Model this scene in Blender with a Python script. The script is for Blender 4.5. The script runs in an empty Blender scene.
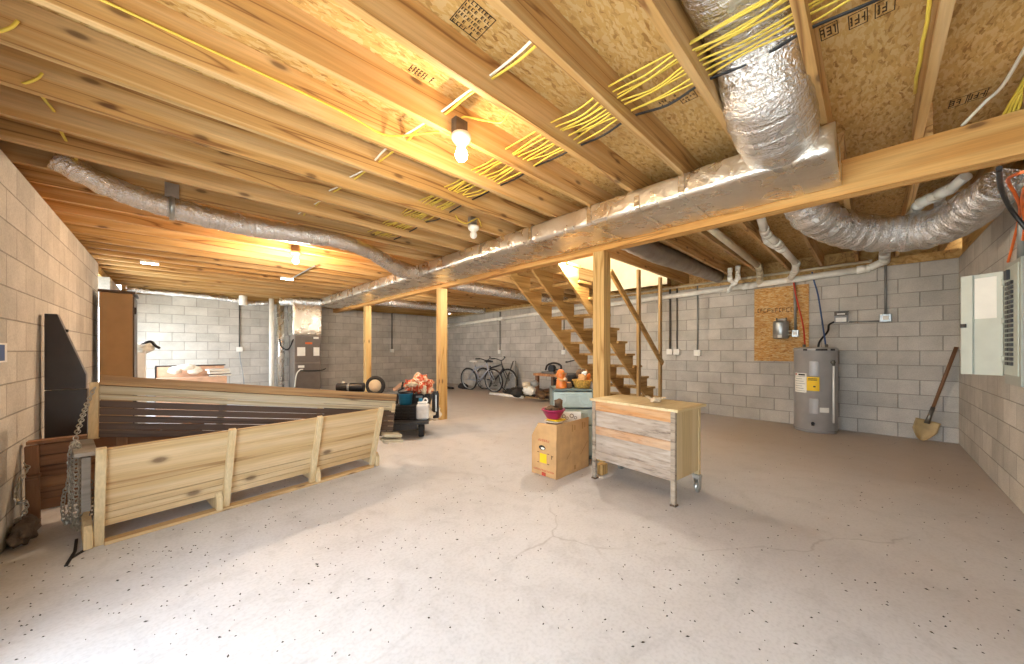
import bpy, bmesh, math, random
from mathutils import Vector, Matrix, noise
random.seed(7)
C = bpy.context.scene.collection
PI = math.pi
V = Vector

# ------------------------------------------------------------------ camera model
F, CX, HY, HC = 350.0, 512.0, 350.0, 1.23
YAW = math.atan((512 - 172) / 350.0)
S, K = math.sin(YAW), math.cos(YAW)

def gp(u, v, z=0.0):
    """point of the photo on the horizontal plane z"""
    d = F * (z - HC) / (HY - v)
    r = (u - CX) * d / F
    return V((d * S + r * K, d * K - r * S, z))

def on_x(u, v, x):
    q = (u - CX) / F
    y = (x * K - q * x * S) / (S + q * K)
    d = x * S + y * K
    return V((x, y, HC + (HY - v) * d / F))

def on_y(u, v, y):
    q = (u - CX) / F
    x = (y * S + q * y * K) / (K - q * S)
    d = x * S + y * K
    return V((x, y, HC + (HY - v) * d / F))

def at_d(u, v, d):
    r = (u - CX) * d / F
    return V((d * S + r * K, d * K - r * S, HC + (HY - v) * d / F))

# ------------------------------------------------------------------ materials
def lin(h):
    h = h.lstrip('#')
    out = []
    for i in (0, 2, 4):
        c = int(h[i:i + 2], 16) / 255
        out.append(c / 12.92 if c <= 0.04045 else ((c + 0.055) / 1.055) ** 2.4)
    return (*out, 1)

class NT:
    def __init__(s, name):
        s.m = bpy.data.materials.new(name); s.m.use_nodes = True
        s.t = s.m.node_tree; s.b = s.t.nodes['Principled BSDF']
    def n(s, ty, **kw):
        o = s.t.nodes.new(ty)
        for k, v in kw.items():
            if hasattr(o, k): setattr(o, k, v)
            else: o.inputs[k.replace('_', ' ')].default_value = v
        return o
    def l(s, a, b): s.t.links.new(a, b)
    def ramp(s, src, stops):
        r = s.n('ShaderNodeValToRGB'); e = r.color_ramp.elements
        while len(e) < len(stops): e.new(0.5)
        for i, (p, c) in enumerate(stops):
            e[i].position = p; e[i].color = lin(c) if isinstance(c, str) else (c, c, c, 1)
        s.l(src, r.inputs[0]); return r
    def bump(s, src, strength, dist=0.01):
        b = s.n('ShaderNodeBump'); b.inputs['Strength'].default_value = strength
        b.inputs['Distance'].default_value = dist
        s.l(src, b.inputs['Height']); s.l(b.outputs[0], s.b.inputs['Normal']); return b
    def mix(s, fac, a, b, mode='MIX'):
        m = s.n('ShaderNodeMix', data_type='RGBA', blend_type=mode)
        if isinstance(fac, float): m.inputs[0].default_value = fac
        else: s.l(fac, m.inputs[0])
        for x, i in ((a, 6), (b, 7)):
            if isinstance(x, str): m.inputs[i].default_value = lin(x)
            else: s.l(x, m.inputs[i])
        return m.outputs[2]
    def coords(s, scale=(1, 1, 1), rand=False, swz=None):
        tc = s.n('ShaderNodeTexCoord'); src = tc.outputs['Object']
        if swz:
            sp = s.n('ShaderNodeSeparateXYZ'); cb = s.n('ShaderNodeCombineXYZ'); s.l(src, sp.inputs[0])
            for i, a in enumerate(swz): s.l(sp.outputs['XYZ'.index(a)], cb.inputs[i])
            src = cb.outputs[0]
        mp = s.n('ShaderNodeMapping'); mp.inputs['Scale'].default_value = scale
        s.l(src, mp.inputs[0])
        if rand:
            oi = s.n('ShaderNodeObjectInfo'); mu = s.n('ShaderNodeMath', operation='MULTIPLY')
            s.l(oi.outputs['Random'], mu.inputs[0]); mu.inputs[1].default_value = 37.0
            cb = s.n('ShaderNodeCombineXYZ')
            for i in range(3): s.l(mu.outputs[0], cb.inputs[i])
            s.l(cb.outputs[0], mp.inputs['Location'])
        return mp.outputs[0]

def plain(name, col, rough=0.6, metal=0.0, var=0.08, scale=9.0, bump=0.0, trans=0.0):
    t = NT(name); b = t.b
    b.inputs['Roughness'].default_value = rough; b.inputs['Metallic'].default_value = metal
    nz = t.n('ShaderNodeTexNoise', Scale=scale, Detail=4.0)
    t.l(t.coords(), nz.inputs['Vector'])
    c = lin(col)
    lo = tuple(max(0, x * (1 - var * 2)) for x in c[:3]) + (1,)
    hi = tuple(min(1, x * (1 + var * 2)) for x in c[:3]) + (1,)
    r = t.ramp(nz.outputs['Fac'], [(0.3, '000000'), (0.7, 'ffffff')])
    r.color_ramp.elements[0].color = lo; r.color_ramp.elements[1].color = hi
    t.l(r.outputs[0], b.inputs['Base Color'])
    if bump: t.bump(nz.outputs['Fac'], bump, 0.004)
    if trans: b.inputs['Transmission Weight'].default_value = trans
    return t.m

def wood(name, light, mid, dark, axis='X', rough=0.62, knots=True, ring=9.0, obj_var=0.16):
    """sawn softwood: stretched growth rings, fine fibre and a few dark knots"""
    t = NT(name); b = t.b; b.inputs['Roughness'].default_value = rough
    swz = {'X': 'XYZ', 'Y': 'YXZ', 'Z': 'ZXY'}[axis]
    co = t.coords((0.28, 6.5, 6.5), rand=True, swz=swz)
    n1 = t.n('ShaderNodeTexNoise', Scale=1.0, Detail=2.0, Roughness=0.5, Distortion=0.25); t.l(co, n1.inputs['Vector'])
    mu = t.n('ShaderNodeMath', operation='MULTIPLY'); mu.inputs[1].default_value = ring; t.l(n1.outputs['Fac'], mu.inputs[0])
    fr = t.n('ShaderNodeMath', operation='PINGPONG'); fr.inputs[1].default_value = 1.0; t.l(mu.outputs[0], fr.inputs[0])
    rings = t.ramp(fr.outputs[0], [(0.0, light), (0.55, mid), (0.88, mid), (1.0, dark)])
    n2 = t.n('ShaderNodeTexNoise', Scale=14.0, Detail=3.0); t.l(co, n2.inputs['Vector'])
    f2 = t.ramp(n2.outputs['Fac'], [(0.25, 0.78), (0.7, 1.0)])
    c = t.mix(1.0, rings.outputs[0], f2.outputs[0], 'MULTIPLY')
    if knots:
        c3 = t.coords((1.0, 1.0, 1.0), rand=True, swz=swz)
        sp = t.n('ShaderNodeSeparateXYZ'); t.l(c3, sp.inputs[0])
        s1 = t.n('ShaderNodeMath', operation='ADD'); t.l(sp.outputs[1], s1.inputs[0]); t.l(sp.outputs[2], s1.inputs[1])
        s2 = t.n('ShaderNodeMath', operation='MULTIPLY'); t.l(s1.outputs[0], s2.inputs[0]); s2.inputs[1].default_value = 5.0
        s3 = t.n('ShaderNodeMath', operation='MULTIPLY'); t.l(sp.outputs[0], s3.inputs[0]); s3.inputs[1].default_value = 1.9
        ckn = t.n('ShaderNodeCombineXYZ'); t.l(s3.outputs[0], ckn.inputs[0]); t.l(s2.outputs[0], ckn.inputs[1]); ck = ckn.outputs[0]
        vo = t.n('ShaderNodeTexVoronoi', voronoi_dimensions='2D', Scale=1.0); t.l(ck, vo.inputs['Vector'])
        kr = t.ramp(vo.outputs['Distance'], [(0.0, 1.0), (0.05, 0.9), (0.085, 0.25), (0.13, 0.0)])
        sel = t.n('ShaderNodeSeparateColor'); t.l(vo.outputs['Color'], sel.inputs[0])
        gt = t.n('ShaderNodeMath', operation='GREATER_THAN'); gt.inputs[1].default_value = 0.45; t.l(sel.outputs[0], gt.inputs[0])
        km = t.n('ShaderNodeMath', operation='MULTIPLY'); t.l(kr.outputs[0], km.inputs[0]); t.l(gt.outputs[0], km.inputs[1])
        km2 = t.n('ShaderNodeMath', operation='MULTIPLY'); km2.inputs[1].default_value = 0.75; t.l(km.outputs[0], km2.inputs[0])
        c = t.mix(km2.outputs[0], c, '4a2712')
    oi = t.n('ShaderNodeObjectInfo')
    ov = t.n('ShaderNodeMapRange'); ov.inputs['To Min'].default_value = 1 - obj_var; ov.inputs['To Max'].default_value = 1.0
    t.l(oi.outputs['Random'], ov.inputs[0])
    c = t.mix(1.0, c, ov.outputs[0], 'MULTIPLY')
    t.l(c, b.inputs['Base Color'])
    t.bump(n2.outputs['Fac'], 0.15, 0.003)
    return t.m

def weathered(name, base, blotch, dark, scale=1.0):
    t = NT(name); b = t.b; b.inputs['Roughness'].default_value = 0.85
    co = t.coords((6 * scale, 40 * scale, 40 * scale), rand=True)
    n1 = t.n('ShaderNodeTexNoise', Scale=1.0, Detail=6.0, Roughness=0.7); t.l(co, n1.inputs['Vector'])
    n2 = t.n('ShaderNodeTexNoise', Scale=0.35, Detail=4.0, Distortion=1.0); t.l(co, n2.inputs['Vector'])
    r1 = t.ramp(n1.outputs['Fac'], [(0.3, dark), (0.5, base), (0.75, base)])
    c = t.mix(t.ramp(n2.outputs['Fac'], [(0.45, 0.0), (0.65, 0.75)]).outputs[0], r1.outputs[0], blotch)
    t.l(c, b.inputs['Base Color']); t.bump(n1.outputs['Fac'], 0.5, 0.006)
    return t.m

def blocks(name, swz, off=(0, 0, 0)):
    """concrete masonry units in running bond"""
    t = NT(name); b = t.b; b.inputs['Roughness'].default_value = 0.9
    tc = t.coords((1, 1, 1), swz=swz)
    mp = t.n('ShaderNodeMapping'); mp.inputs['Location'].default_value = off; t.l(tc, mp.inputs[0]); co = mp.outputs[0]
    br = t.n('ShaderNodeTexBrick', offset=0.5, squash=1.0)
    for k, v in (('Scale', 1.0), ('Mortar Size', 0.0055), ('Mortar Smooth', 0.35), ('Bias', 0.0), ('Brick Width', 0.4064), ('Row Height', 0.2033)):
        br.inputs[k].default_value = v
    br.inputs['Color1'].default_value = lin('d3cec5'); br.inputs['Color2'].default_value = lin('bfbab1'); br.inputs['Mortar'].default_value = lin('a09b92')
    t.l(co, br.inputs['Vector'])
    nz = t.n('ShaderNodeTexNoise', Scale=3.0, Detail=6.0, Roughness=0.65); t.l(co, nz.inputs['Vector'])
    st = t.ramp(nz.outputs['Fac'], [(0.25, 0.72), (0.65, 1.0)])
    n3 = t.n('ShaderNodeTexNoise', Scale=90.0, Detail=3.0); t.l(co, n3.inputs['Vector'])
    s3 = t.ramp(n3.outputs['Fac'], [(0.3, 0.82), (0.6, 1.0)])
    c = t.mix(1.0, br.outputs['Color'], st.outputs[0], 'MULTIPLY'); c = t.mix(1.0, c, s3.outputs[0], 'MULTIPLY')
    t.l(c, b.inputs['Base Color'])
    inv = t.n('ShaderNodeMath', operation='SUBTRACT'); inv.inputs[0].default_value = 1.0; t.l(br.outputs['Fac'], inv.inputs[1])
    ad = t.n('ShaderNodeMath', operation='MULTIPLY_ADD'); ad.inputs[1].default_value = 0.22; t.l(n3.outputs['Fac'], ad.inputs[0]); t.l(inv.outputs[0], ad.inputs[2])
    t.bump(ad.outputs[0], 0.7, 0.008)
    return t.m

def osb(name, tint='cfa764', dark='9a7038', swz='XYZ'):
    t = NT(name); b = t.b; b.inputs['Roughness'].default_value = 0.7
    co = t.coords((1, 1, 1), swz=swz)
    nd = t.n('ShaderNodeTexNoise', Scale=22.0, Detail=2.0); t.l(co, nd.inputs['Vector'])
    wob = t.mix(0.03, co, nd.outputs['Color'])
    cols = []
    for ang, sc in ((0.25, (22, 95, 1)), (-0.5, (26, 84, 1)), (1.2, (24, 78, 1))):
        mp = t.n('ShaderNodeMapping'); mp.inputs['Rotation'].default_value = (0, 0, ang); mp.inputs['Scale'].default_value = sc
        t.l(wob, mp.inputs[0])
        vo = t.n('ShaderNodeTexVoronoi', Scale=1.0); t.l(mp.outputs[0], vo.inputs['Vector'])
        se = t.n('ShaderNodeSeparateColor'); t.l(vo.outputs['Color'], se.inputs[0]); cols.append(se.outputs[0])
    m1 = t.n('ShaderNodeMath', operation='MULTIPLY'); t.l(cols[0], m1.inputs[0]); t.l(cols[1], m1.inputs[1])
    m2 = t.n('ShaderNodeMath', operation='ADD'); t.l(m1.outputs[0], m2.inputs[0]); t.l(cols[2], m2.inputs[1])
    r = t.ramp(m2.outputs[0], [(0.0, dark), (0.5, tint), (0.9, tint), (1.3, 'd8b880')])
    r.color_ramp.elements[3].position = 1.0
    n3 = t.n('ShaderNodeTexNoise', Scale=1.3, Detail=3.0); t.l(co, n3.inputs['Vector'])
    c = t.mix(1.0, r.outputs[0], t.ramp(n3.outputs['Fac'], [(0.3, 0.75), (0.7, 1.0)]).outputs[0], 'MULTIPLY')
    t.l(c, b.inputs['Base Color']); t.bump(m2.outputs[0], 0.3, 0.003)
    return t.m

def concrete(name):
    t = NT(name); b = t.b
    co = t.coords()
    n1 = t.n('ShaderNodeTexNoise', Scale=0.55, Detail=6.0, Roughness=0.6); t.l(co, n1.inputs['Vector'])
    n2 = t.n('ShaderNodeTexNoise', Scale=5.0, Detail=8.0, Roughness=0.7, Distortion=0.5); t.l(co, n2.inputs['Vector'])
    n3 = t.n('ShaderNodeTexNoise', Scale=60.0, Detail=3.0); t.l(co, n3.inputs['Vector'])
    base = t.ramp(n1.outputs['Fac'], [(0.3, 'bbb9b9'), (0.5, 'c9c9cc'), (0.7, 'd3d5da')])
    c = t.mix(1.0, base.outputs[0], t.ramp(n2.outputs['Fac'], [(0.28, 0.80), (0.5, 0.97), (0.7, 1.0)]).outputs[0], 'MULTIPLY')
    c = t.mix(1.0, c, t.ramp(n3.outputs['Fac'], [(0.25, 0.86), (0.55, 1.0)]).outputs[0], 'MULTIPLY')
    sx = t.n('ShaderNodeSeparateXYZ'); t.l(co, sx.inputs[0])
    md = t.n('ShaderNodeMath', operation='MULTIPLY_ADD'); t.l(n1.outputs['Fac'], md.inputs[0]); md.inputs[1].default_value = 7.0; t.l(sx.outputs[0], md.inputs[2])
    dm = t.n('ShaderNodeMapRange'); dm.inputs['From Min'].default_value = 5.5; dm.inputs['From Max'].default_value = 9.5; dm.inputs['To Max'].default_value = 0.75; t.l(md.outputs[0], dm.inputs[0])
    c = t.mix(dm.outputs[0], c, 'ac9a88')  # tan toward the back wall: warm light put into the colour along with dirt
    # hairline cracks
    nd = t.n('ShaderNodeTexNoise', Scale=2.2, Detail=5.0); t.l(co, nd.inputs['Vector'])
    wob = t.mix(0.22, co, nd.outputs['Color'])
    vo = t.n('ShaderNodeTexVoronoi', feature='DISTANCE_TO_EDGE', Scale=0.55); t.l(wob, vo.inputs['Vector'])
    cr = t.ramp(vo.outputs['Distance'], [(0.0, 1.0), (0.0025, 0.0)])
    nm = t.ramp(n1.outputs['Fac'], [(0.5, 0.0), (0.58, 0.35)])
    cm = t.n('ShaderNodeMath', operation='MULTIPLY'); t.l(cr.outputs[0], cm.inputs[0]); t.l(nm.outputs[0], cm.inputs[1])
    c = t.mix(cm.outputs[0], c, '6d665f')
    t.l(c, b.inputs['Base Color'])
    b.inputs['Roughness'].default_value = 0.55
    t.bump(n2.outputs['Fac'], 0.12, 0.006)
    return t.m

def foil(name, col='dcd8d2', rough=0.24, crinkle=0.7, scale=26.0, uvw=False):
    t = NT(name); b = t.b; b.inputs['Metallic'].default_value = 0.93
    b.inputs['Base Color'].default_value = lin(col)
    co = t.coords(rand=True)
    n1 = t.n('ShaderNodeTexNoise', Scale=scale, Detail=3.0, Roughness=0.55, Distortion=1.6); t.l(co, n1.inputs['Vector'])
    h = n1.outputs['Fac']
    if uvw:
        tc = t.n('ShaderNodeTexCoord'); mp = t.n('ShaderNodeMapping'); mp.inputs['Scale'].default_value = (34, 5, 1); mp.inputs['Rotation'].default_value = (0, 0, 0.0)
        t.l(tc.outputs['UV'], mp.inputs[0])
        nw = t.n('ShaderNodeTexNoise', Scale=1.0, Detail=3.0, Roughness=0.6, Distortion=0.8); t.l(mp.outputs[0], nw.inputs['Vector'])
        ad = t.n('ShaderNodeMath', operation='MULTIPLY_ADD'); t.l(nw.outputs['Fac'], ad.inputs[0]); ad.inputs[1].default_value = 1.6; t.l(h, ad.inputs[2]); h = ad.outputs[0]
    else:
        n3 = t.n('ShaderNodeTexNoise', Scale=scale * 0.3, Detail=1.0, Distortion=1.5); t.l(co, n3.inputs['Vector'])
        ad = t.n('ShaderNodeMath', operation='MULTIPLY_ADD'); t.l(n3.outputs['Fac'], ad.inputs[0]); ad.inputs[1].default_value = 2.0; t.l(h, ad.inputs[2]); h = ad.outputs[0]
    t.bump(h, crinkle, 0.012)
    n2 = t.n('ShaderNodeTexNoise', Scale=5.0, Detail=3.0); t.l(co, n2.inputs['Vector'])
    r = t.ramp(n2.outputs['Fac'], [(0.3, rough * 0.7), (0.7, min(1, rough * 1.6))]); t.l(r.outputs[0], b.inputs['Roughness'])
    return t.m

def emit(name, col, strength):
    t = NT(name); t.b.inputs['Emission Color'].default_value = lin(col); t.b.inputs['Emission Strength'].default_value = strength
    t.b.inputs['Base Color'].default_value = lin(col); return t.m

M = dict(
    joist=wood('joist_pine', 'e4c08a', 'd3a768', '966738', 'X', obj_var=0.25),
    beam=wood('beam_pine', 'deb06c', 'cf9850', '946026', 'Y', ring=7.0, obj_var=0.0),
    post=wood('post_pine', 'e8c788', 'd9b06e', 'b08345', 'Z', ring=6.0, obj_var=0.08),
    stair=wood('stair_pine', 'd2aa68', 'b98f50', '8d6630', 'X', ring=7.0, knots=False),
    stud=wood('stud_pine', 'cfae78', 'b89058', '8a6534', 'Z', knots=False),
    plate=wood('plate_pine', 'dcb878', 'c9a05c', '93683a', 'X', knots=False, obj_var=0.05),
    swing=wood('swing_pine', 'dcc39a', 'cdae7e', 'a27e50', 'X', ring=5.0, obj_var=0.06),
    swingz=wood('swing_batten_pine', 'e0cba2', 'd4b98a', 'b08e5e', 'Z', ring=4.0, knots=False, obj_var=0.06),
    swing_grey=wood('swing_weathered_pine', 'd6cdb4', 'c3b595', '75624a', 'X', ring=11.0, knots=False),
    swing_cap=wood('swing_cap_board', 'bd9766', 'a67f52', '6f4d2c', 'X', ring=9.0, knots=False),
    swing_shaded=wood('swing_shaded_slats', '6b5642', '59463a', '3e2f26', 'X', ring=6.0, knots=False),
    swing_brown=wood('swing_brown_pine', 'a37a5a', '8e6649', '694630', 'X', ring=6.0, knots=False),
    swing_brownz=wood('swing_brown_post', 'a37a5a', '8e6649', '694630', 'Z', ring=5.0, knots=False),
    old=weathered('old_grey_boards', 'a89888', 'bfb2a4', '6e5f52'),
    oldz=weathered('old_grey_posts', '9c8c7a', 'b3a490', '5a4d42'), oldtan=weathered('old_tan_rail', 'b98f6a', 'c7ab8e', '80604a'),
    oldbench=wood('bench_top', 'cf9a66', 'b98052', '80543a', 'X', ring=5.0, knots=False),
    oldorange=weathered('old_orange_rail', 'bf8752', 'cda67c', '84583a'),
    ply=wood('pale_plywood', 'dcc69a', 'cdb384', 'a88e60', 'Z', ring=3.0, knots=False, obj_var=0.0),
    plyt=wood('pale_plywood_top', 'e3d0a4', 'd6bd8c', 'b09767', 'Y', ring=4.0, knots=False, obj_var=0.0),
    swing_arm=wood('grey_weathered_arm', 'a39b90', '8f877c', '6a635a', 'X', ring=4.0, knots=False),
    cab=plain('dark_brown_laminate', '2d2524', 0.35, var=0.1),
    cab2=plain('brown_wardrobe', '8a6d4a', 0.45, var=0.06, scale=4.0),
    cabtop=plain('wardrobe_dark_trim', '3a2a1e', 0.4),
    osb=osb('osb_subfloor'), osbw=osb('osb_wall_board', 'cf9a52', '99602a', 'YZX'),
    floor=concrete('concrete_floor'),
    bl=blocks('block_wall_left', 'YZX', (0.1, 0, 0)), bb=blocks('block_wall_back', 'YZX', (0.05, 0, 0)),
    bf=blocks('block_wall_far', 'XZY'), br=blocks('block_wall_right', 'XZY', (0.12, 0, 0)),
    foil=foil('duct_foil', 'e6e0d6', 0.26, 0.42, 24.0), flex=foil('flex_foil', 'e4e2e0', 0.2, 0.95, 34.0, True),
    flexd=foil('flex_dull', 'a39b92', 0.45, 0.5, 18.0, True), tape=foil('foil_tape', 'e9e4da', 0.22, 0.25, 30.0),
    galv=plain('galvanised_steel', 'a9adae', 0.38, 0.85, 0.08),
    emt=plain('grey_conduit', '8d8f8c', 0.45, 0.5, 0.05), emtd=plain('dark_conduit', '5b5751', 0.5, 0.3, 0.05),
    pvc=plain('white_pvc', 'f1efe6', 0.35, var=0.04), cpvc=plain('cream_pipe', 'd6cbb0', 0.4, var=0.05),
    white=plain('white_plastic', 'e8e6e0', 0.4, var=0.03), paper=plain('white_paper', 'eceae0', 0.8, var=0.02),
    drywall=plain('cream_drywall', 'e6d8b8', 0.9, var=0.03),
    yellow=plain('yellow_cable', 'dfc650', 0.45, var=0.05), wcable=plain('white_cable', 'e9e6d8', 0.45, var=0.03),
    black=plain('black_plastic', '1c1b1d', 0.45, var=0.15), rubber=plain('black_rubber', '282728', 0.75, var=0.15),
    orange=plain('orange_cable', 'dd6a28', 0.5), red=plain('red_pipe', 'c23a22', 0.4), blue=plain('blue_pipe', '34507e', 0.4),
    heater=plain('grey_heater_enamel', 'aeacaa', 0.3, 0.1, 0.03), heaterd=plain('grey_heater_panel', '9d9b99', 0.35, 0.1, 0.03),
    label_y=plain('yellow_label', 'f0c61e', 0.6, var=0.02), ink=plain('dark_ink', '23201c', 0.7, var=0.02),
    stamp=plain('stamp_ink', '3d2a16', 0.8, var=0.1), redink=plain('red_ink', 'b5432e', 0.7, var=0.05),
    panel=plain('grey_green_panel', 'b9c0b6', 0.45, 0.1, 0.03), paneld=plain('grey_panel_trim', '9da198', 0.45, 0.1, 0.03),
    card=plain('cardboard', 'c39a68', 0.85, var=0.06), cardd=plain('cardboard_inner', 'a9804f', 0.85, var=0.06),
    drawer=plain('frosted_drawer', 'b4c4bf', 0.35, var=0.06), drawerd=plain('drawer_frame', '6c7a76', 0.4),
    chain=plain('zinc_chain', 'b9b9b4', 0.35, 0.8, 0.1), steel=plain('dull_steel', '77736b', 0.4, 0.8, 0.1),
    rust=plain('rusty_steel', '6d5a48', 0.7, 0.3, 0.2), tan=plain('tan_blade', 'b39a6c', 0.6, 0.1, 0.1),
    handle=wood('shovel_handle', '9a7048', '80583a', '54361f', 'Z', ring=3.0, knots=False),
    bluep=plain('blue_bucket', '2c7ea6', 0.45), magenta=plain('magenta_bowl', 'a32750', 0.4), red2=plain('red_bag', 'c8512f', 0.6, var=0.2),
    figure=plain('orange_ceramic', 'dc7a2e', 0.4, var=0.12), wicker=plain('wicker', 'c79a45', 0.8, var=0.25, scale=60, bump=0.6),
    toy=plain('plush_tan', 'd3a066', 0.9, var=0.2), cloth=plain('cream_cloth', 'd8c8ac', 0.95, var=0.08),
    burlap=plain('brown_sack', '64564a', 0.95, var=0.15, scale=40, bump=0.4), dark=plain('dark_tarp', '2b2724', 0.8, var=0.2),
    speck=plain('dark_debris', '3a332d', 0.9, var=0.3), handler=plain('grey_brown_cabinet', '857a70', 0.45, 0.2, 0.04),
    handlerd=plain('dark_cabinet_side', '6f665f', 0.45, 0.2, 0.04), pink=plain('pink_brown_box', 'd2ab8e', 0.7),
    bikep=plain('silver_blue_paint', 'a9b1c0', 0.3, 0.2), bikeb=plain('dark_bike_paint', '35383d', 0.35, 0.3),
    sign_blue=plain('blue_sign', '2f4f86', 0.5), grass=plain('outside_ground', 'd8d6cc', 0.95, var=0.1),
    led=emit('lit_panel', 'fff4e4', 60.0),
    glow=emit('lit_bulb', 'ffd9a0', 60.0), wtank=plain('white_tank', 'e4e6e6', 0.35), teal=plain('teal_plastic', '3e8a98', 0.45),
    grey=plain('grey_plastic', '8c8f90', 0.5), bark=plain('brown_bits', '6b5138', 0.9, var=0.3), lampw=plain('lamp_porcelain', 'efece2', 0.3, var=0.02),
)

def mottled(name, stops, scale):
    t = NT(name); t.b.inputs['Roughness'].default_value = 0.5
    nz = t.n('ShaderNodeTexNoise', Scale=scale, Detail=2.0, Distortion=1.0); t.l(t.coords(), nz.inputs['Vector'])
    r = t.ramp(nz.outputs['Fac'], stops); r.color_ramp.interpolation = 'CONSTANT'; t.l(r.outputs[0], t.b.inputs['Base Color']); return t.m
M['bagmix'] = mottled('printed_plastic_bag', [(0.0, '7a3a24'), (0.36, 'c8512f'), (0.5, 'dca47c'), (0.57, 'e6d6c0'), (0.66, 'c8512f')], 11.0)
# ------------------------------------------------------------------ mesh builder
class MB:
    def __init__(s): s.bm = bmesh.new()
    def box(s, lo, hi, mat=None):
        lo, hi = V(lo), V(hi); c = (lo + hi) / 2; d = hi - lo
        m = Matrix.Translation(c) @ Matrix.Diagonal((d.x, d.y, d.z, 1))
        bmesh.ops.create_cube(s.bm, size=1.0, matrix=(mat @ m) if mat else m); return s
    def bar(s, p, q, w, h, up=(0, 0, 1)):
        p, q = V(p), V(q); x = (q - p); L = x.length; x.normalize(); up = V(up)
        if abs(x.dot(up)) > 0.99: up = V((1, 0, 0))
        y = up.cross(x).normalized(); z = x.cross(y)
        m = Matrix((x, y, z)).transposed().to_4x4(); m.translation = (p + q) / 2
        bmesh.ops.create_cube(s.bm, size=1.0, matrix=m @ Matrix.Diagonal((L, w, h, 1))); return s
    def prism(s, pts, axis, a, b):
        """polygon pts extruded along axis from a to b; pts are the two other coordinates in xyz order"""
        i = 'xyz'.index(axis); vs = []
        for t in (a, b):
            row = []
            for p in pts:
                c = list(p); c.insert(i, t); row.append(s.bm.verts.new(c))
            vs.append(row)
        n = len(pts); fs = [s.bm.faces.new(vs[0]), s.bm.faces.new(vs[1])]
        for k in range(n): fs.append(s.bm.faces.new((vs[0][k], vs[0][(k + 1) % n], vs[1][(k + 1) % n], vs[1][k])))
        bmesh.ops.recalc_face_normals(s.bm, faces=fs); return s
    def tube(s, pts, r, seg=10, closed=False, up=None, cap=True):
        """r: number, list of numbers or list of (half width, half height)"""
        pts = [V(p) for p in pts]; n = len(pts); rings = []
        fr = None
        for i in range(n):
            a = pts[(i - 1) % n] if (closed or i > 0) else pts[i]; b = pts[(i + 1) % n] if (closed or i < n - 1) else pts[i]
            t = (b - a).normalized()
            if up is not None:
                x = V(up).cross(t).normalized(); fr = x
            elif fr is None:
                x = V((0, 0, 1)).cross(t)
                if x.length < 0.2: x = V((1, 0, 0)).cross(t)
                x.normalize(); fr = x
            else:
                x = fr - t * fr.dot(t); x.normalize(); fr = x
            y = t.cross(x)
            rr = r[i] if isinstance(r, (list, tuple)) else r
            if not isinstance(rr, (list, tuple)): rr = (rr, rr)
            rings.append([s.bm.verts.new(pts[i] + x * (rr[0] * math.cos(2 * PI * k / seg)) + y * (rr[1] * math.sin(2 * PI * k / seg))) for k in range(seg)])
        uv = s.bm.loops.layers.uv.verify(); acc = 0.0
        for i in range(n if closed else n - 1):
            A, B = rings[i], rings[(i + 1) % n]; dl = (pts[(i + 1) % n] - pts[i]).length
            for k in range(seg):
                f = s.bm.faces.new((A[k], A[(k + 1) % seg], B[(k + 1) % seg], B[k])); f.smooth = seg > 5
                for lp, c in zip(f.loops, ((acc, k), (acc, k + 1), (acc + dl, k + 1), (acc + dl, k))): lp[uv].uv = (c[0], c[1] / seg)
            acc += dl
        if cap and not closed:
            s.bm.faces.new(list(reversed(rings[0]))); s.bm.faces.new(rings[-1])
        return s
    def lathe(s, prof, seg=24, c=(0, 0, 0), m=None):
        rings = []
        M4 = Matrix.Translation(V(c)) @ (m if m else Matrix())
        for (r, z) in prof:
            if r < 1e-5: rings.append([s.bm.verts.new(M4 @ V((0, 0, z)))])
            else: rings.append([s.bm.verts.new(M4 @ V((r * math.cos(2 * PI * k / seg), r * math.sin(2 * PI * k / seg), z))) for k in range(seg)])
        for A, B in zip(rings, rings[1:]):
            for k in range(seg):
                k2 = (k + 1) % seg
                if len(A) == 1 and len(B) == 1: continue
                if len(A) == 1: vs = (A[0], B[k2], B[k])
                elif len(B) == 1: vs = (A[k], A[k2], B[0])
                else: vs = (A[k], A[k2], B[k2], B[k])
                s.bm.faces.new(vs).smooth = True
        return s
    def cyl(s, p, q, r, seg=16, r2=None):
        return s.tube([p, q], [r, r if r2 is None else r2], seg)
    def lump(s, c, rad, amp=0.25, freq=2.0, sub=3, seed=0.0):
        m0 = len(s.bm.verts)
        g = bmesh.ops.create_icosphere(s.bm, subdivisions=sub, radius=1.0)
        rad = V(rad) if not isinstance(rad, (int, float)) else V((rad,) * 3)
        for v in g['verts']:
            d = 1 + amp * noise.noise(v.co * freq + V((seed, seed * 1.7, seed * 0.3)))
            v.co = V((v.co.x * rad.x * d, v.co.y * rad.y * d, v.co.z * rad.z * d)) + V(c)
        for f in s.bm.faces:
            if all(v in f.verts for v in ()) and False: pass
        for v in g['verts']:
            for f in v.link_faces: f.smooth = True
        return s
    def move(s, mat): bmesh.ops.transform(s.bm, matrix=mat, verts=s.bm.verts); return s
    def done(s, name, mat, parent=None, bevel=0.0, mats=None):
        bmesh.ops.recalc_face_normals(s.bm, faces=s.bm.faces)
        me = bpy.data.meshes.new(name); s.bm.to_mesh(me); s.bm.free()
        me.materials.append(M[mat] if isinstance(mat, str) else mat)
        o = bpy.data.objects.new(name, me); C.objects.link(o)
        if parent: o.parent = parent
        if bevel:
            b = o.modifiers.new('edge', 'BEVEL'); b.width = bevel; b.segments = 2; b.limit_method = 'ANGLE'; b.angle_limit = 0.7
        return o

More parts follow.
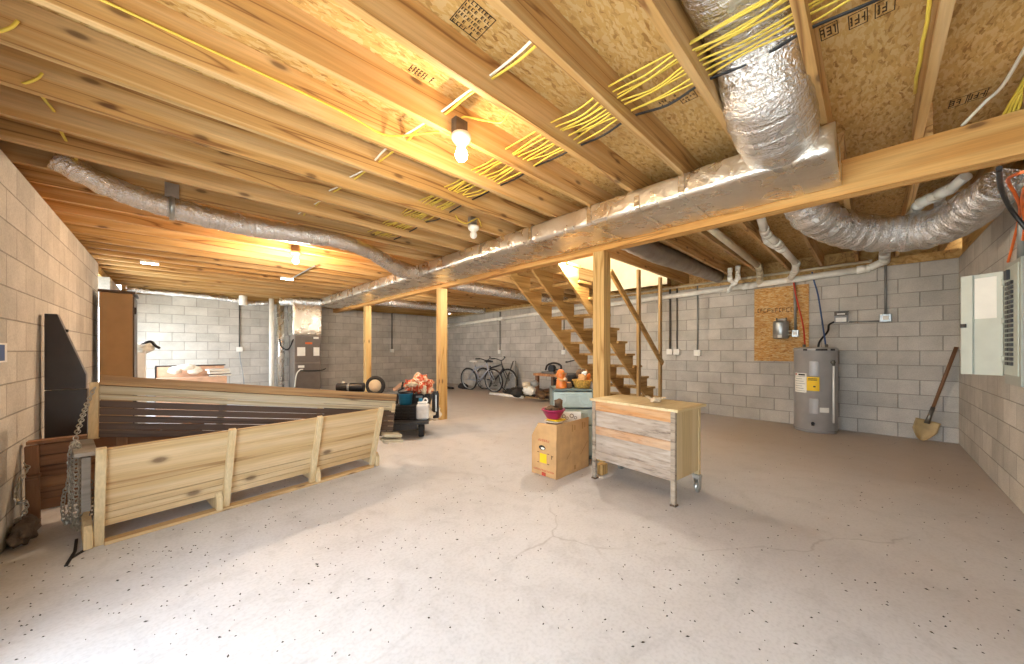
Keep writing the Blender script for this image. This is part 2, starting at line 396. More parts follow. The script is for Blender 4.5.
def tag(o, label=None, cat=None, group=None, kind=None):
    for k, v in (('label', label), ('category', cat), ('group', group), ('kind', kind)):
        if v: o[k] = v
    return o
def thing(name, label, cat, loc=(0, 0, 0), rz=0.0, group=None, rot=None):
    o = bpy.data.objects.new(name, None); C.objects.link(o); o.empty_display_size = 0.05
    o.location = loc; o.rotation_euler = rot if rot else (0, 0, rz)
    return tag(o, label, cat, group)
def dup(root, loc=None, rot=None, label=None):
    def rec(o, par):
        c = o.copy(); C.objects.link(c)
        if par: c.parent = par
        for ch in [x for x in list(C.objects) if x.parent is o]: rec(ch, c)
        return c
    r = rec(root, None)
    if loc is not None: r.location = loc
    if rot is not None: r.rotation_euler = rot
    if label: r['label'] = label
    return r
def lerp(a, b, t): return a + (b - a) * t
def smooth_path(pts, n=10):
    pts = [V(p) for p in pts]; out = []
    P = [pts[0] * 2 - pts[1]] + pts + [pts[-1] * 2 - pts[-2]]
    for i in range(1, len(P) - 2):
        a, b, c, d = P[i - 1:i + 3]
        for k in range(n):
            t = k / n
            out.append(0.5 * ((2 * b) + (c - a) * t + (2 * a - 5 * b + 4 * c - d) * t * t + (3 * b - a - 3 * c + d) * t ** 3))
    out.append(pts[-1]); return out

# ================================================================== THE ROOM
XL, XB, YR, YF = -0.74, 7.39, -0.79, 11.0          # left, back, right and far wall faces
WT, JB, JT = 2.44, 2.565, 2.77                      # wall top, joist bottom, joist top
T = 0.2
DN0, DN1, DNZ = -0.62, 2.2, 2.0                   # wide doorway beside the camera
DF0, DF1, DF2 = 7.55, 8.84, 10.75                               # far doorway; its hidden far part is added to let in more daylight

def st(o): o['kind'] = 'structure'; return o
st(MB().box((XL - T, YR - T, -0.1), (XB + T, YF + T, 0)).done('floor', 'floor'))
st(MB().box((-30, -30, -0.25), (30, 40, -0.12)).done('ground_outside', 'grass'))
m = MB()
m.box((XL - T, YR - T, 0), (XL, DN0, WT)); m.box((XL - T, DN0, DNZ), (XL, DN1, WT)); m.box((XL - T, DN1, 0), (XL, DF0, WT)); m.box((XL - T, DF1, 2.0), (XL, YF + T, WT)); m.box((XL - T, DF2, 0), (XL, YF + T, 2.0))
st(m.done('wall_left', 'bl'))
st(MB().box((XB, YR - T, 0), (XB + T, YF + T, WT)).done('wall_back', 'bb'))
st(MB().box((XL, YF, 0), (XB, YF + T, WT)).done('wall_far', 'bf'))
st(MB().box((XL, YR - T, 0), (XB, YR, WT)).done('wall_right', 'br'))
# sill plates and rim boards on the wall tops
st(MB().box((XL - T, YR - T, WT), (XL - 0.09, YF + T, JB)).done('trim_1', 'plate', bevel=0.002))
st(MB().box((XB + 0.03, YR - T, WT), (XB + T, YF + T, JB)).done('trim_2', 'plate', bevel=0.002))
st(MB().box((XL - 0.03, YF + 0.03, WT), (XB + 0.03, YF + T, JT)).done('trim_3', 'plate'))
st(MB().box((XL - 0.03, YR - T, WT), (XB + 0.03, YR - 0.03, JT)).done('trim_4', 'plate'))
st(MB().box((XL - T - 0.04, YR - T, WT), (XL - T, YF + T, JT + 0.02)).done('trim_5', 'plate'))
st(MB().box((XB + T, YR - T, WT), (XB + T + 0.04, YF + T, JT + 0.02)).done('trim_6', 'plate'))
# band blocks between joists above the back wall
SX0, SX1, SY0, SY1 = 3.5, 6.6, 2.652, 3.815        # stairwell opening
m = MB()
for (a, b) in (((XL - T, YR - T), (SX0, YF + T)), ((SX1, YR - T), (XB + T, YF + T)), ((SX0, YR - T), (SX1, SY0)), ((SX0, SY1), (SX1, YF + T))):
    m.box((a[0], a[1], JT), (b[0], b[1], JT + 0.018))
sub = st(m.done('ceiling', 'osb'))
# stairwell shaft above the opening
m = MB(); h = 5.0
m.box((SX0 - 0.05, SY0 - 0.05, JT + 0.018), (SX0, SY1 + 0.05, h)); m.box((SX1 - 0.012, SY0 - 0.0, 2.46), (SX1, SY1, h))
m.box((SX0, SY0 - 0.05, JT + 0.018), (SX1, SY0, h)); m.box((SX0, SY1, JT + 0.018), (SX1, SY1 + 0.05, h))
st(m.done('wall_stairwell', 'drywall'))
# joists: one mesh each
for k in range(-2, 27):
    y = 0.222 + 0.4045 * k
    o = st(MB().box((XL - T, y - 0.04, JB), (3.49, y, JT)).done('ceiling_joist', 'joist', bevel=0.002))
    x0 = 3.4 if k not in (7, 8) else SX1
    y2 = y - 0.042 if k != 6 else y
    if k == 9: y2 = y
    if k in (3, 4): pass
    o = st(MB().box((x0, y2 - 0.04, JB), (XB + T, y2, JT)).done('ceiling_joist', 'joist', bevel=0.002))
st(MB().box((SX1, SY0, JB), (SX1 + 0.04, SY1, JT)).done('stairwell_header_joist', 'joist'))
# main beam of three plies
m = MB()
for i in range(3): m.box((3.38 + i * 0.0405, YR, 2.32), (3.38 + i * 0.0405 + 0.0385, YF, JB))
st(m.done('beam', 'beam', bevel=0.003))

# stamps printed on the underside of the subfloor (illegible blocks of print, as in the photo)
def stamp(u, v, w, h, rot, rows, cols, frame=True, name='ceiling_stamp'):
    p = gp(u, v, JT - 0.0006)
    m = MB(); rng = random.Random(int(u))
    for r in range(rows):
        x = -w / 2 + 0.008
        while x < w / 2 - 0.012:
            ww = rng.uniform(0.006, 0.018); hh = h / rows * 0.62
            y = -h / 2 + h * (r + 0.5) / rows
            if rng.random() < 0.85:
                # a letter-like mark: stem plus bars
                m.box((x, y - hh / 2, -0.0005), (x + 0.005, y + hh / 2, 0.0005))
                for q in rng.sample((0, 0.5, 1), rng.randint(1, 3)):
                    m.box((x, y - hh / 2 + hh * 0.84 * q, -0.0005), (x + ww, y - hh / 2 + hh * (0.84 * q + 0.16), 0.0005))
            x += ww + 0.007
    if frame:
        for a, b in (((-w / 2, -h / 2), (w / 2, -h / 2 + 0.004)), ((-w / 2, h / 2 - 0.004), (w / 2, h / 2)), ((-w / 2, -h / 2), (-w / 2 + 0.004, h / 2)), ((w / 2 - 0.004, -h / 2), (w / 2, h / 2))):
            m.box((a[0], a[1], -0.0005), (b[0], b[1], 0.0005))
    m.move(Matrix.Translation(p) @ Matrix.Rotation(rot, 4, 'Z'))
    m.done(name, 'stamp', sub)
stamp(473, 20, 0.16, 0.15, 0.0, 6, 5)
stamp(421, 74, 0.15, 0.08, 0.0, 1, 5, False)
stamp(668, 101, 0.12, 0.07, PI / 2, 2, 5, False)
stamp(688, 97, 0.09, 0.08, PI / 2, 3, 4)
for i, (u, v) in enumerate(((829, 31), (858, 19), (885, 7))): stamp(u, v, 0.065, 0.10, PI / 2, 1, 2)
for i, (u, v) in enumerate(((958, 102), (978, 95))): stamp(u, v, 0.07, 0.11, PI / 2, 1, 2)

# ================================================================== POSTS
for (y, lab) in ((2.04, 'square yellow pine post rising behind the old wooden rolling stand'),
                 (5.277, 'square pine post beside the heaped black wagon'),
                 (8.59, 'slim-looking pine post farthest away, near the grey air handler')):
    o = MB().box((3.38, y, 0), (3.52, y + 0.14, 2.32)).done('support_post', 'post', bevel=0.004)
    tag(o, lab, 'post', 'support posts under the beam')

# ================================================================== STAIRS
t = thing('open_stairs', 'open wooden stairs with three notched stringers under the main beam', 'stairs', (3.5, 2.72, 0))
rise, run, n = 0.199, 0.2565, 13
XO = -0.096
top = JT + 0.018 - 0.06
def stringer(y):
    pts = []
    # nose line stepping down along +x, local origin at x=3.5
    x = 0.0; z = top - rise
    pts.append((x, z))
    for i in range(n - 1):
        x = run * (i + 1) + XO; pts.append((x, z)); z -= rise; pts.append((x, z))
    x += run; pts.append((x, z)); pts.append((x, 0)); 
    sl = rise / run
    # lower edge: passes z=2.32 at x=0
    xf = 2.30 / sl
    pts += [(xf, 0.0), (0, 2.30)]
    return MB().prism(pts, 'y', y - 0.019, y + 0.019)
for y in (0.05, 0.49, 0.93): stringer(y).done('stringer', 'stair', t)
for i in range(n):
    z = top - rise * (i + 1)
    MB().box((max(0.0, run * i + XO - 0.02), 0.0, z), (run * (i + 1) + XO + 0.015, 1.0, z + 0.035)).done('tread', 'stair', t, bevel=0.003)
pp = on_x(612, 262, 5.0)
m = MB().bar((1.15, -0.02, 2.40), (3.0, -0.02, 0.98), 0.04, 0.085); m.done('handrail', 'stair', t, bevel=0.003)
for x, y, lab in ((5.53, 2.66, 'grey-sided thin stud standing beside the stairs nearest the thick post'), (6.40, 2.67, 'thin bare stud at the foot of the stairs, second from the thick post')):
    tag(MB().box((x, y + 0.03, 0), (x + 0.085, y + 0.07, JB)).done('stair_stud', 'stud', bevel=0.002), lab, 'stud')

# ================================================================== TRUNK DUCT
DX0, DX1, DZ0, DZ1 = 2.74, 3.372, 2.378, 2.558
t = thing('trunk_duct', 'long rectangular duct wrapped in silver foil along the main beam', 'duct', (DX0, 0.15, DZ0))
straps = [0.22, 0.85, 1.2, 1.66, 2.4, 3.25, 4.1, 4.75, 5.6, 6.3, 7.0, 7.8, 8.6, 9.4]
def rrect(w, h, r, n=5):
    out = []
    for cx, cy, a0 in ((w - r, h - r, 0), (r, h - r, PI / 2), (r, r, PI), (w - r, r, 1.5 * PI)):
        for k in range(n): a = a0 + PI / 2 * k / (n - 1); out.append((cx + r * math.cos(a), cy + r * math.sin(a)))
    res = []
    for i in range(len(out)):
        p, q = V(out[i]), V(out[(i + 1) % len(out)]); L = (q - p).length; s = max(1, int(L / 0.06))
        for k in range(s): res.append(p.lerp(q, k / s))
    return res
def foil_duct(sec, y0, y1, step, strap, amp, c):
    m = MB(); rings = []; y = y0; ys = []
    while y < y1 - 1e-6: ys.append(y); y += step
    ys.append(y1)
    for y in ys:
        pin = min([abs(y - s) for s in strap] + [9])
        f = 1 - 0.035 * math.exp(-(pin / 0.035) ** 2) + 0.012
        row = []
        for p in sec:
            q = (p - c) * f + c
            nz = noise.noise(V((q.x * 5, y * 4, q.y * 5))) * amp + noise.noise(V((q.x * 17, y * 15, q.y * 17))) * amp * 0.45
            d = (p - c).normalized(); q = q + d * nz
            row.append(m.bm.verts.new((q.x, y, q.y)))
        rings.append(row)
    n = len(sec)
    for A, B in zip(rings, rings[1:]):
        for k in range(n): m.bm.faces.new((A[k], A[(k + 1) % n], B[(k + 1) % n], B[k])).smooth = True
    m.bm.faces.new(rings[0]); m.bm.faces.new(rings[-1])
    return m
sec = rrect(DX1 - DX0, DZ1 - DZ0, 0.035)
cen = V(((DX1 - DX0) / 2, (DZ1 - DZ0) / 2))
foil_duct(sec, 0, 10.15, 0.045, straps, 0.007, cen).done('insulated_duct', 'foil', t)
for s in straps:
    m = MB(); 
    sc = [(p - cen) * 1.008 + cen for p in sec]
    w = 0.022
    A = [m.bm.verts.new((p.x, s - w, p.y)) for p in sc]; B = [m.bm.verts.new((p.x, s + w, p.y)) for p in sc]
    for k in range(len(sc)): m.bm.faces.new((A[k], A[(k + 1) % len(sc)], B[(k + 1) % len(sc)], B[k]))
    m.done('seam_tape', 'tape', t)

def flex_tube(pts, rad, n=14, rib=0.04, amp=0.008, seg=20, seed=0.0, up=None):
    path = smooth_path(pts, n); N = len(path)
    nr = len(rad)
    L = [0]
    for a, b in zip(path, path[1:]): L.append(L[-1] + (b - a).length)
    m = MB(); rr = []
    for i in range(N):
        f = i / (N - 1) * (nr - 1); k = min(int(f), nr - 2); q = f - k
        a, b = rad[k], rad[k + 1]
        a = a if isinstance(a, tuple) else (a, a); b = b if isinstance(b, tuple) else (b, b)
        w = 1 + rib * math.sin(L[i] * 2 * PI / 0.11)
        rr.append((lerp(a[0], b[0], q) * w, lerp(a[1], b[1], q) * w))
    m.tube(path, rr, seg, up=up)
    for v in m.bm.verts:
        p = v.co * 14 + V((seed, seed, seed))
        v.co += V((noise.noise(p), noise.noise(p + V((9, 0, 0))), noise.noise(p + V((0, 9, 0))))) * amp
    return m

# fat take-off hose dropping from its joist bay onto the near end of the trunk duct
y0 = 0.40
tag(flex_tube([(-0.4, y0, 2.715), (0.9, y0, 2.715), (1.6, y0, 2.715), (1.95, y0, 2.71), (2.12, y0, 2.645), (2.28, y0, 2.575), (2.55, y0, 2.52), (2.80, y0 + 0.01, 2.47)],
    [(0.165, 0.045), (0.165, 0.045), (0.165, 0.045), (0.165, 0.045), (0.175, 0.10), (0.195, 0.15), (0.2, 0.165), (0.18, 0.085)], rib=0.012, seg=32, n=12, up=(0, 0, 1), amp=0.008).done('flexible_duct', 'flex'),
    'fat silver insulated hose dropping from between joists onto the near end of the foil duct', 'duct')
# long thin flex hose hung under the joists from the left wall to the trunk
tag(flex_tube([(-0.62, 4.12, 2.62), (-0.35, 4.2, 2.52), (0.0, 4.27, 2.475), (0.6, 4.36, 2.47), (1.3, 4.26, 2.48), (1.75, 4.42, 2.475), (2.15, 4.7, 2.45), (2.5, 4.95, 2.44), (2.8, 5.05, 2.46)],
    [0.08, 0.085, 0.09, 0.10, 0.085, 0.08, 0.10, 0.12, 0.1], seed=3).done('flexible_duct', 'flex'),
    'long thin silver hose slung under the joists from the left wall to the duct', 'duct')
# big flex hose sagging behind the beam on the right
tag(flex_tube([at_d(797, 196, 3.25), at_d(815, 216, 3.35), at_d(848, 230, 3.45), at_d(890, 234, 3.4), at_d(930, 229, 3.2), at_d(960, 216, 2.95), at_d(985, 199, 2.7), at_d(1003, 184, 2.5)],
    [0.15, 0.165, 0.17, 0.17, 0.17, 0.16, 0.14, 0.12], seed=5, amp=0.01).done('flexible_duct', 'flex'),
    'thick sagging silver hose behind the beam, ending above the electrical panel', 'duct')
tag(flex_tube([(3.6, 5.45, 2.47), (4.4, 5.5, 2.46), (5.2, 5.42, 2.44), (6.1, 5.5, 2.47), (7.2, 5.45, 2.5)], [0.1, 0.1, 0.095, 0.1, 0.09], seed=7).done('flexible_duct', 'flex'),
    'silver hose crossing beyond the beam just left of the stairs', 'duct')
tag(flex_tube([(3.6, 8.7, 2.47), (4.4, 8.65, 2.46), (5.4, 8.75, 2.47), (7.2, 8.7, 2.5)], [0.11, 0.11, 0.1, 0.1], seed=9).done('flexible_duct', 'flex'),
    'distant silver hose crossing near the far wall behind the second post', 'duct')
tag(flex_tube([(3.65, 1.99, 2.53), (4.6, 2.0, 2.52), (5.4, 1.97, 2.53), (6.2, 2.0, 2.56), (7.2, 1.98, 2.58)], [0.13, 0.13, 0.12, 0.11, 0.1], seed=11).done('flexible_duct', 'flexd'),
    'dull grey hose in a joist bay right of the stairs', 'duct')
tag(flex_tube([(1.95, 10.35, 2.44), (2.25, 10.2, 2.46), (2.6, 10.1, 2.47), (2.8, 10.02, 2.47)], [0.1, 0.1, 0.1, 0.09], seed=13).done('flexible_duct', 'flex'),
    'short silver hose joining the far end of the duct to the upright round pipe', 'duct')
tag(flex_tube([(-0.68, 10.86, 2.5), (0.2, 10.88, 2.49), (1.0, 10.88, 2.46), (1.45, 10.88, 2.40), (1.9, 10.86, 2.46)], [0.06, 0.06, 0.06, 0.06, 0.06], amp=0.02, seed=15).done('foil_wrapped_pipe', 'flex'),
    'foil wrapped pipe running along the top of the bright far wall', 'pipe')
tag(MB().cyl((1.25, 10.75, 2.33), (1.25, 10.75, 2.56), 0.085).done('duct_stub', 'pvc', bevel=0.004), 'short white upright duct stub at the top of the far wall', 'duct')

# air handler
t = thing('air_handler', 'tall grey-brown air handler cabinet with foil plenum at far wall', 'air handler', (2.5, 10.38, 0))
MB().box((-0.3, -0.28, 0.0), (0.3, 0.27, 1.61)).done('cabinet', 'handler', t, bevel=0.008)
MB().box((-0.285, -0.29, 0.92), (0.285, -0.278, 1.58)).done('access_panel', 'handlerd', t, bevel=0.004)
MB().box((-0.285, -0.29, 0.12), (0.285, -0.278, 0.88)).done('access_panel', 'handlerd', t, bevel=0.004)
MB().box((-0.24, -0.294, 1.08), (-0.06, -0.29, 1.30)).done('paper_label', 'paper', t)
MB().box((0.13, -0.294, 1.08), (0.27, -0.29, 1.30)).done('paper_label', 'paper', t)
MB().box((-0.06, -0.294, 1.38), (0.1, -0.29, 1.43)).done('orange_label', 'orange', t)
MB().box((0.13, -0.294, 1.52), (0.25, -0.29, 1.57)).done('paper_label', 'paper', t)
MB().box((-0.22, -0.294, 0.78), (-0.08, -0.29, 0.84)).done('paper_label', 'paper', t)
m = MB(); sec2 = rrect(0.66, 0.56, 0.03); c2 = V((0.33, 0.28))
pm = foil_duct(sec2, 0, 0.82, 0.05, [0.04, 0.78], 0.012, c2)
pm.move(Matrix.Translation((-0.33, 0.28, 1.61)) @ Matrix.Rotation(PI / 2, 4, 'X')); pm.done('plenum', 'foil', t)
m = MB().tube(smooth_path([(-0.2, -0.3, 0.72), (0.0, -0.33, 0.7), (0.3, -0.33, 0.7), (0.42, -0.3, 0.74)], 6), 0.012, 8); m.done('refrigerant_line', 'black', t)
m = MB().tube(smooth_path([(-0.3, -0.32, 0.3), (-0.27, -0.34, 0.6), (-0.2, -0.33, 0.72), (-0.12, -0.33, 0.74)], 6), 0.014, 8); m.done('drain_hose', 'wcable', t)
m = MB().tube(smooth_path([(-0.3, -0.2, 1.5), (-0.42, -0.24, 1.25), (-0.55, -0.2, 1.3), (-0.6, -0.2, 1.5)], 6), 0.018, 8); m.done('cable_whip', 'black', t)
tag(MB().cyl((1.80, 10.55, 0), (1.80, 10.55, 2.52), 0.055).done('upright_pipe', 'pvc'), 'white upright pipe, left of two standing left of the air handler', 'pipe')
tag(MB().cyl((2.0, 10.6, 0), (2.0, 10.6, 2.45), 0.085, 20).done('upright_pipe', 'tape'), 'round metal upright duct standing just left of the air handler', 'pipe')

# ================================================================== LAMPS
def lamp(x, y, lit, label, dz=0.0, watts=26.0, col=(1.0, 0.74, 0.45), shade=False):
    t = thing('ceiling_lamp', label, 'lamp', (x, y, 2.47 + dz), 0, 'bare bulb lamps on the joists')
    MB().box((-0.045, -0.005, 0.07), (0.045, 0.043, 0.175)).done('junction_box', 'rust' if lit else 'galv', t, bevel=0.004)
    MB().lathe([(0, 0.075), (0.058, 0.075), (0.06, 0.055), (0.05, 0.035), (0.03, 0.022), (0.026, 0.0), (0, 0.0)], 24).done('lamp_holder', 'lampw', t)
    zb = 0.0 if lit else 0.03
    MB().lathe([(0.02, zb), (0.026, zb - 0.012), (0.036, zb - 0.035), (0.038, zb - 0.05), (0.033, zb - 0.068), (0.018, zb - 0.082), (0, zb - 0.086)], 20).done('bulb', 'glow' if lit else 'white', t)
    if shade: MB().lathe([(0.035, 0.03), (0.05, 0.02), (0.12, -0.06), (0.125, -0.075), (0.123, -0.075), (0.117, -0.06), (0.048, 0.015), (0.033, 0.025), (0.035, 0.03)], 32).done('fill_lamp_shade', 'lampw', t)
    if lit:
        li = bpy.data.lights.new('bulb_light', 'POINT'); li.energy = watts; li.color = col; li.shadow_soft_size = 0.04
        lo = bpy.data.objects.new('bulb_light', li); C.objects.link(lo); lo.parent = t; lo.location = (0, 0, -0.135)
lamp(1.27, 1.752, True, 'lit bare bulb in a white holder on the joist nearest the viewer', 0.0, 28.0)
lamp(2.30, 2.955, False, 'white lamp holder just left of the foil duct, not glowing')
lamp(1.19, 5.39, True, 'lit bare bulb glowing far off above the porch swings', 0.0, 130.0, (1.0, 0.74, 0.5))
for y, lab in ((2.567, 'added unseen fill lamp close behind the beam, in front of the stairs near post'), (4.142, 'added unseen fill lamp close behind the beam beside the stairs'), (7.378, 'added unseen fill lamp close behind the beam toward the far wall')):
    lamp(3.645, y, True, lab, 0.02, 70.0, (1.0, 0.88, 0.72), True)  # fill lamps added to brighten the far side, kept out of view by the beam
o = MB().box((-0.34, 7.55, 2.535), (-0.14, 7.66, 2.565)).done('panel_lamp', 'white', bevel=0.004); MB().box((-0.33, 7.56, 2.531), (-0.15, 7.65, 2.535)).done('diffuser', 'led', o); tag(o, 'lit flat white lamp on the joists near the left wall', 'lamp')
o = MB().box((1.42, 7.45, 2.535), (1.62, 7.56, 2.565)).done('panel_lamp', 'white', bevel=0.004); MB().box((1.43, 7.46, 2.531), (1.61, 7.55, 2.535)).done('diffuser', 'led', o); tag(o, 'lit flat white lamp under the joists close to the far end of the duct', 'lamp')

a, b = gp(291, 279, 2.545), gp(315, 265.5, 2.545)
tag(MB().cyl(a, b, 0.012, 8).done('ceiling_conduit', 'emt'), 'thin grey conduit crossing under the joists from the far flat lamp', 'conduit')
# ================================================================== CABLES
# the bundle of yellow cables through the joists: each cable an object
jy = [0.222 + 0.4045 * k for k in range(-2, 13)]
def cable(x0, z0, ya, yb, r, mat, seed, sag=0.02, drift=0.0):
    rng = random.Random(seed); pts = []
    for k in range(-2, 12):
        y = 0.202 + 0.4045 * k
        if y < ya or y > yb: continue
        hx = x0 + drift * (y - ya) + rng.uniform(-0.022, 0.022)
        pts.append((hx, y, z0 + rng.uniform(-0.006, 0.006)))
        pts.append((x0 + drift * (y + 0.2 - ya) + rng.uniform(-0.022, 0.022), y + 0.2, z0 - rng.uniform(0.0, sag)))
    if len(pts) < 3: pts = [(x0, ya, z0), (x0, (ya + yb) / 2, z0 - sag / 2), (x0, yb, z0)]
    return MB().tube(smooth_path(pts, 5), [(r * 1.4, r * 0.8)] * (5 * (len(pts) - 1) + 1), 6)
where = ['edge next to the black cable', 'second from the black cable', 'third from the black cable', 'fourth from the black cable', 'fifth from the black cable', 'sixth from the black cable', 'seventh from the black cable', 'eighth from the black cable', 'outermost, farthest from the black cable']
for i in range(9):
    o = cable(1.96 - 0.032 * i, 2.640 + 0.006 * (i % 3), -0.45, 4.3, 0.0050, 'yellow', 40 + i).done('yellow_cable', 'yellow')
    tag(o, 'yellow cable in the wide bundle through the joists', 'cable', 'yellow cables in the bundle through the joists')
tag(cable(2.02, 2.638, -0.45, 4.3, 0.007, 'black', 77).done('black_cable', 'black'), 'black cable along the edge of the yellow bundle through the joists', 'cable')
tag(cable(1.24, 2.66, 0.9, 5.0, 0.006, 'yellow', 90, 0.01, -0.075).done('yellow_cable', 'yellow'), 'yellow cable through the joists passing beside the near lit bulb', 'cable', 'paired cables near the bulb')
tag(cable(1.215, 2.665, 0.9, 5.0, 0.006, 'wcable', 91, 0.01, -0.075).done('white_cable', 'wcable'), 'cream cable through the joists running beside a yellow one past the bulb', 'cable', 'paired cables near the bulb')
tag(cable(-0.52, 2.655, 3.0, 4.7, 0.006, 'yellow', 92, 0.02).done('yellow_cable', 'yellow'), 'yellow cable through the joists close to the left wall', 'cable')
m = MB().tube(smooth_path([(-0.6, 2.2, 2.63), (-0.4, 2.205, 2.665), (0.1, 2.198, 2.66), (0.7, 2.199, 2.65), (0.95, 2.199, 2.62), (1.05, 2.1, 2.60), (1.2, 1.85, 2.58), (1.26, 1.8, 2.56)], 6), 0.006, 6)
tag(m.done('yellow_cable', 'yellow'), 'yellow cable stapled along a joist face and ending at the near bulb', 'cable')
m = MB().tube(smooth_path([(1.37, 1.41, 2.60), (1.38, 1.5, 2.56), (1.36, 1.6, 2.6), (1.29, 1.74, 2.66), (1.27, 1.76, 2.64)], 6), 0.006, 6)
tag(m.done('yellow_cable', 'yellow'), 'short looping yellow cable dropping to the near lit bulb', 'cable')
m = MB().tube(smooth_path([(2.1, 3.0, 2.62), (2.12, 2.96, 2.56), (2.2, 2.95, 2.55), (2.28, 2.95, 2.6), (2.36, 2.95, 2.64), (2.42, 2.97, 2.58)], 6), 0.006, 6)
tag(m.done('yellow_cable', 'yellow'), 'yellow cable looping at the unlit lamp holder', 'cable')
for i, (y, lab) in enumerate(((2.62, 'yellow cable loop hanging by the left wall, nearer of two'), (3.02, 'yellow cable loop hanging by the left wall, farther of two'))):
    m = MB().tube(smooth_path([(-0.62, y + 0.01, 2.7), (-0.57, y + 0.01, 2.64), (-0.55, y + 0.0, 2.59), (-0.50, y - 0.03, 2.62), (-0.48, y - 0.035, 2.66)], 6), 0.0065, 6)
    tag(m.done('yellow_cable', 'yellow'), lab, 'cable')
# right hand cables
a, b, c, d = gp(962, 126, 2.58), gp(985, 102, 2.68), gp(1003, 85, 2.70), gp(1030, 40, 2.73)
tag(MB().tube(smooth_path([a, b, c, d], 8), 0.009, 8).done('white_cable', 'wcable'), 'thick white cable dropping onto the beam at the right', 'cable')
for i in range(4):
    a, b, c = gp(1003 + i * 5, 116 - i * 2, 2.58), gp(1013 + i * 4, 98 - i * 2, 2.67), gp(1030 + i * 5, 70, 2.72)
    tag(MB().tube(smooth_path([a, b, c], 8), 0.007, 6).done('yellow_cable', 'yellow'), 'yellow cable rising from the beam at its right end', 'cable', 'yellow cables over the right end of the beam')
a = [gp(937, -8, 2.60), gp(927, 40, 2.60), gp(921, 80, 2.61), gp(914, 112, 2.61), gp(911, 124, 2.62)]
m = MB().tube([(lerp(1.5, 2.85, i / 9), -0.155 - 0.004 * (i % 2), 2.60 + 0.01 * math.sin(i)) for i in range(10)], 0.007, 6)
tag(m.done('yellow_cable', 'yellow'), 'yellow cable stapled along the joist right of the foil duct', 'cable')
tag(MB().tube(smooth_path([on_y(999, 168, -0.45), on_y(1001, 188, -0.52), on_y(1010, 208, -0.60), on_y(1024, 226, -0.66), on_y(1036, 240, -0.70)], 8), 0.011, 8).done('black_cable', 'black'), 'thick black cable curving down at the right wall', 'cable')
tag(MB().tube(smooth_path([on_y(1022, 172, -0.5), on_y(1008, 180, -0.56), on_y(1016, 196, -0.62), on_y(1020, 212, -0.72), on_y(1014, 240, -0.77), on_y(1008, 262, -0.775)], 8), 0.008, 8).done('orange_cable', 'orange'), 'orange cable hanging down the right wall, nearer the panel', 'cable')
tag(MB().tube(smooth_path([on_y(1028, 180, -0.55), on_y(1022, 200, -0.66), on_y(1025, 225, -0.74), on_y(1021, 250, -0.77)], 8), 0.008, 8).done('orange_cable', 'orange'), 'second orange cable at the right edge above the panel', 'cable')

# ================================================================== PLUMBING
def pipe(name, pts, r, mat, label, cat='pipe', seg=12, elbow=True):
    m = MB(); pts = [V(p) for p in pts]
    for a, b in zip(pts, pts[1:]):
        m.cyl(a, b, r, seg)
        if elbow:
            d = (b - a).normalized()
            if (b - a).length > 4 * r:
                m.cyl(a, a + d * r * 2.2, r * 1.18, seg); m.cyl(b - d * r * 2.2, b, r * 1.18, seg)
    for p in pts[1:-1]: m.lump(p, r * 1.22, 0, sub=2)
    return tag(m.done(name, mat), label, cat)
XP = 7.30
pipe('drain_pipe', [(XP, 10.9, 2.13), (XP, 8.0, 2.20), (XP, 5.4, 2.27), (XP, 3.6, 2.31), (XP, 1.5, 2.36), (XP, 0.05, 2.42), (XP, -0.12, 2.5), (7.1, -0.12, 2.58)], 0.05, 'pvc', 'long white drain pipe along the top of the back wall')
pipe('water_pipe', [(7.33, 10.9, 2.42), (7.33, 1.5, 2.51), (7.33, 0.0, 2.53)], 0.02, 'cpvc', 'thin cream pipe running just above the long white drain pipe')
pipe('branch_pipe', [(3.7, 1.30, 2.64), (6.9, 1.30, 2.60), (7.12, 1.32, 2.52), (XP, 1.36, 2.38)], 0.042, 'cpvc', 'cream drain pipe in the joist bay left of the forked white pipe')
pipe('branch_pipe', [(4.4, 0.83, 2.70), (4.9, 0.86, 2.58), (5.3, 0.80, 2.52), (6.6, 0.78, 2.50), (6.95, 0.84, 2.46), (XP, 0.95, 2.38)], 0.042, 'pvc', 'jointed white drain pipe sloping to the wall above the wooden board')
pipe('branch_pipe', [(5.2, 0.98, 2.66), (5.35, 0.88, 2.56), (5.6, 0.80, 2.51)], 0.04, 'pvc', 'short white pipe joining the jointed drain pipe')
pipe('trap_pipe', [on_x(730, 268, 6.9), on_x(730, 280, 6.9), on_x(735, 283, 6.9), on_x(738, 278, 6.9), on_x(738, 266, 6.9)], 0.034, 'pvc', 'white trap bend hanging above the drain pipe right of the stairs')
pipe('branch_pipe', [on_x(734, 283, 7.1), on_x(728, 291, 7.28)], 0.034, 'pvc', 'stub dropping from the white trap bend to the drain pipe')
pipe('vent_fitting', [on_x(695, 255, 6.3), on_x(695, 265, 6.3), on_x(701, 265, 6.3)], 0.03, 'pvc', 'small white elbow under the joists right of the dull grey hose')
a, b, c, d = gp(966, 176, 2.62), gp(950, 189, 2.58), gp(920, 203, 2.56), gp(911, 216, 2.56)
pipe('branch_pipe', [a, b, c, d], 0.04, 'pvc', 'upper white bent pipe between joists above the sagging hose')
a, b, c, d = gp(937, 196, 2.62), gp(942, 208, 2.56), gp(950, 206, 2.57), gp(962, 194, 2.64)
pipe('trap_pipe', [a, b, c, d], 0.035, 'pvc', 'white u-bend pipe just below the bent pipe over the sagging hose')

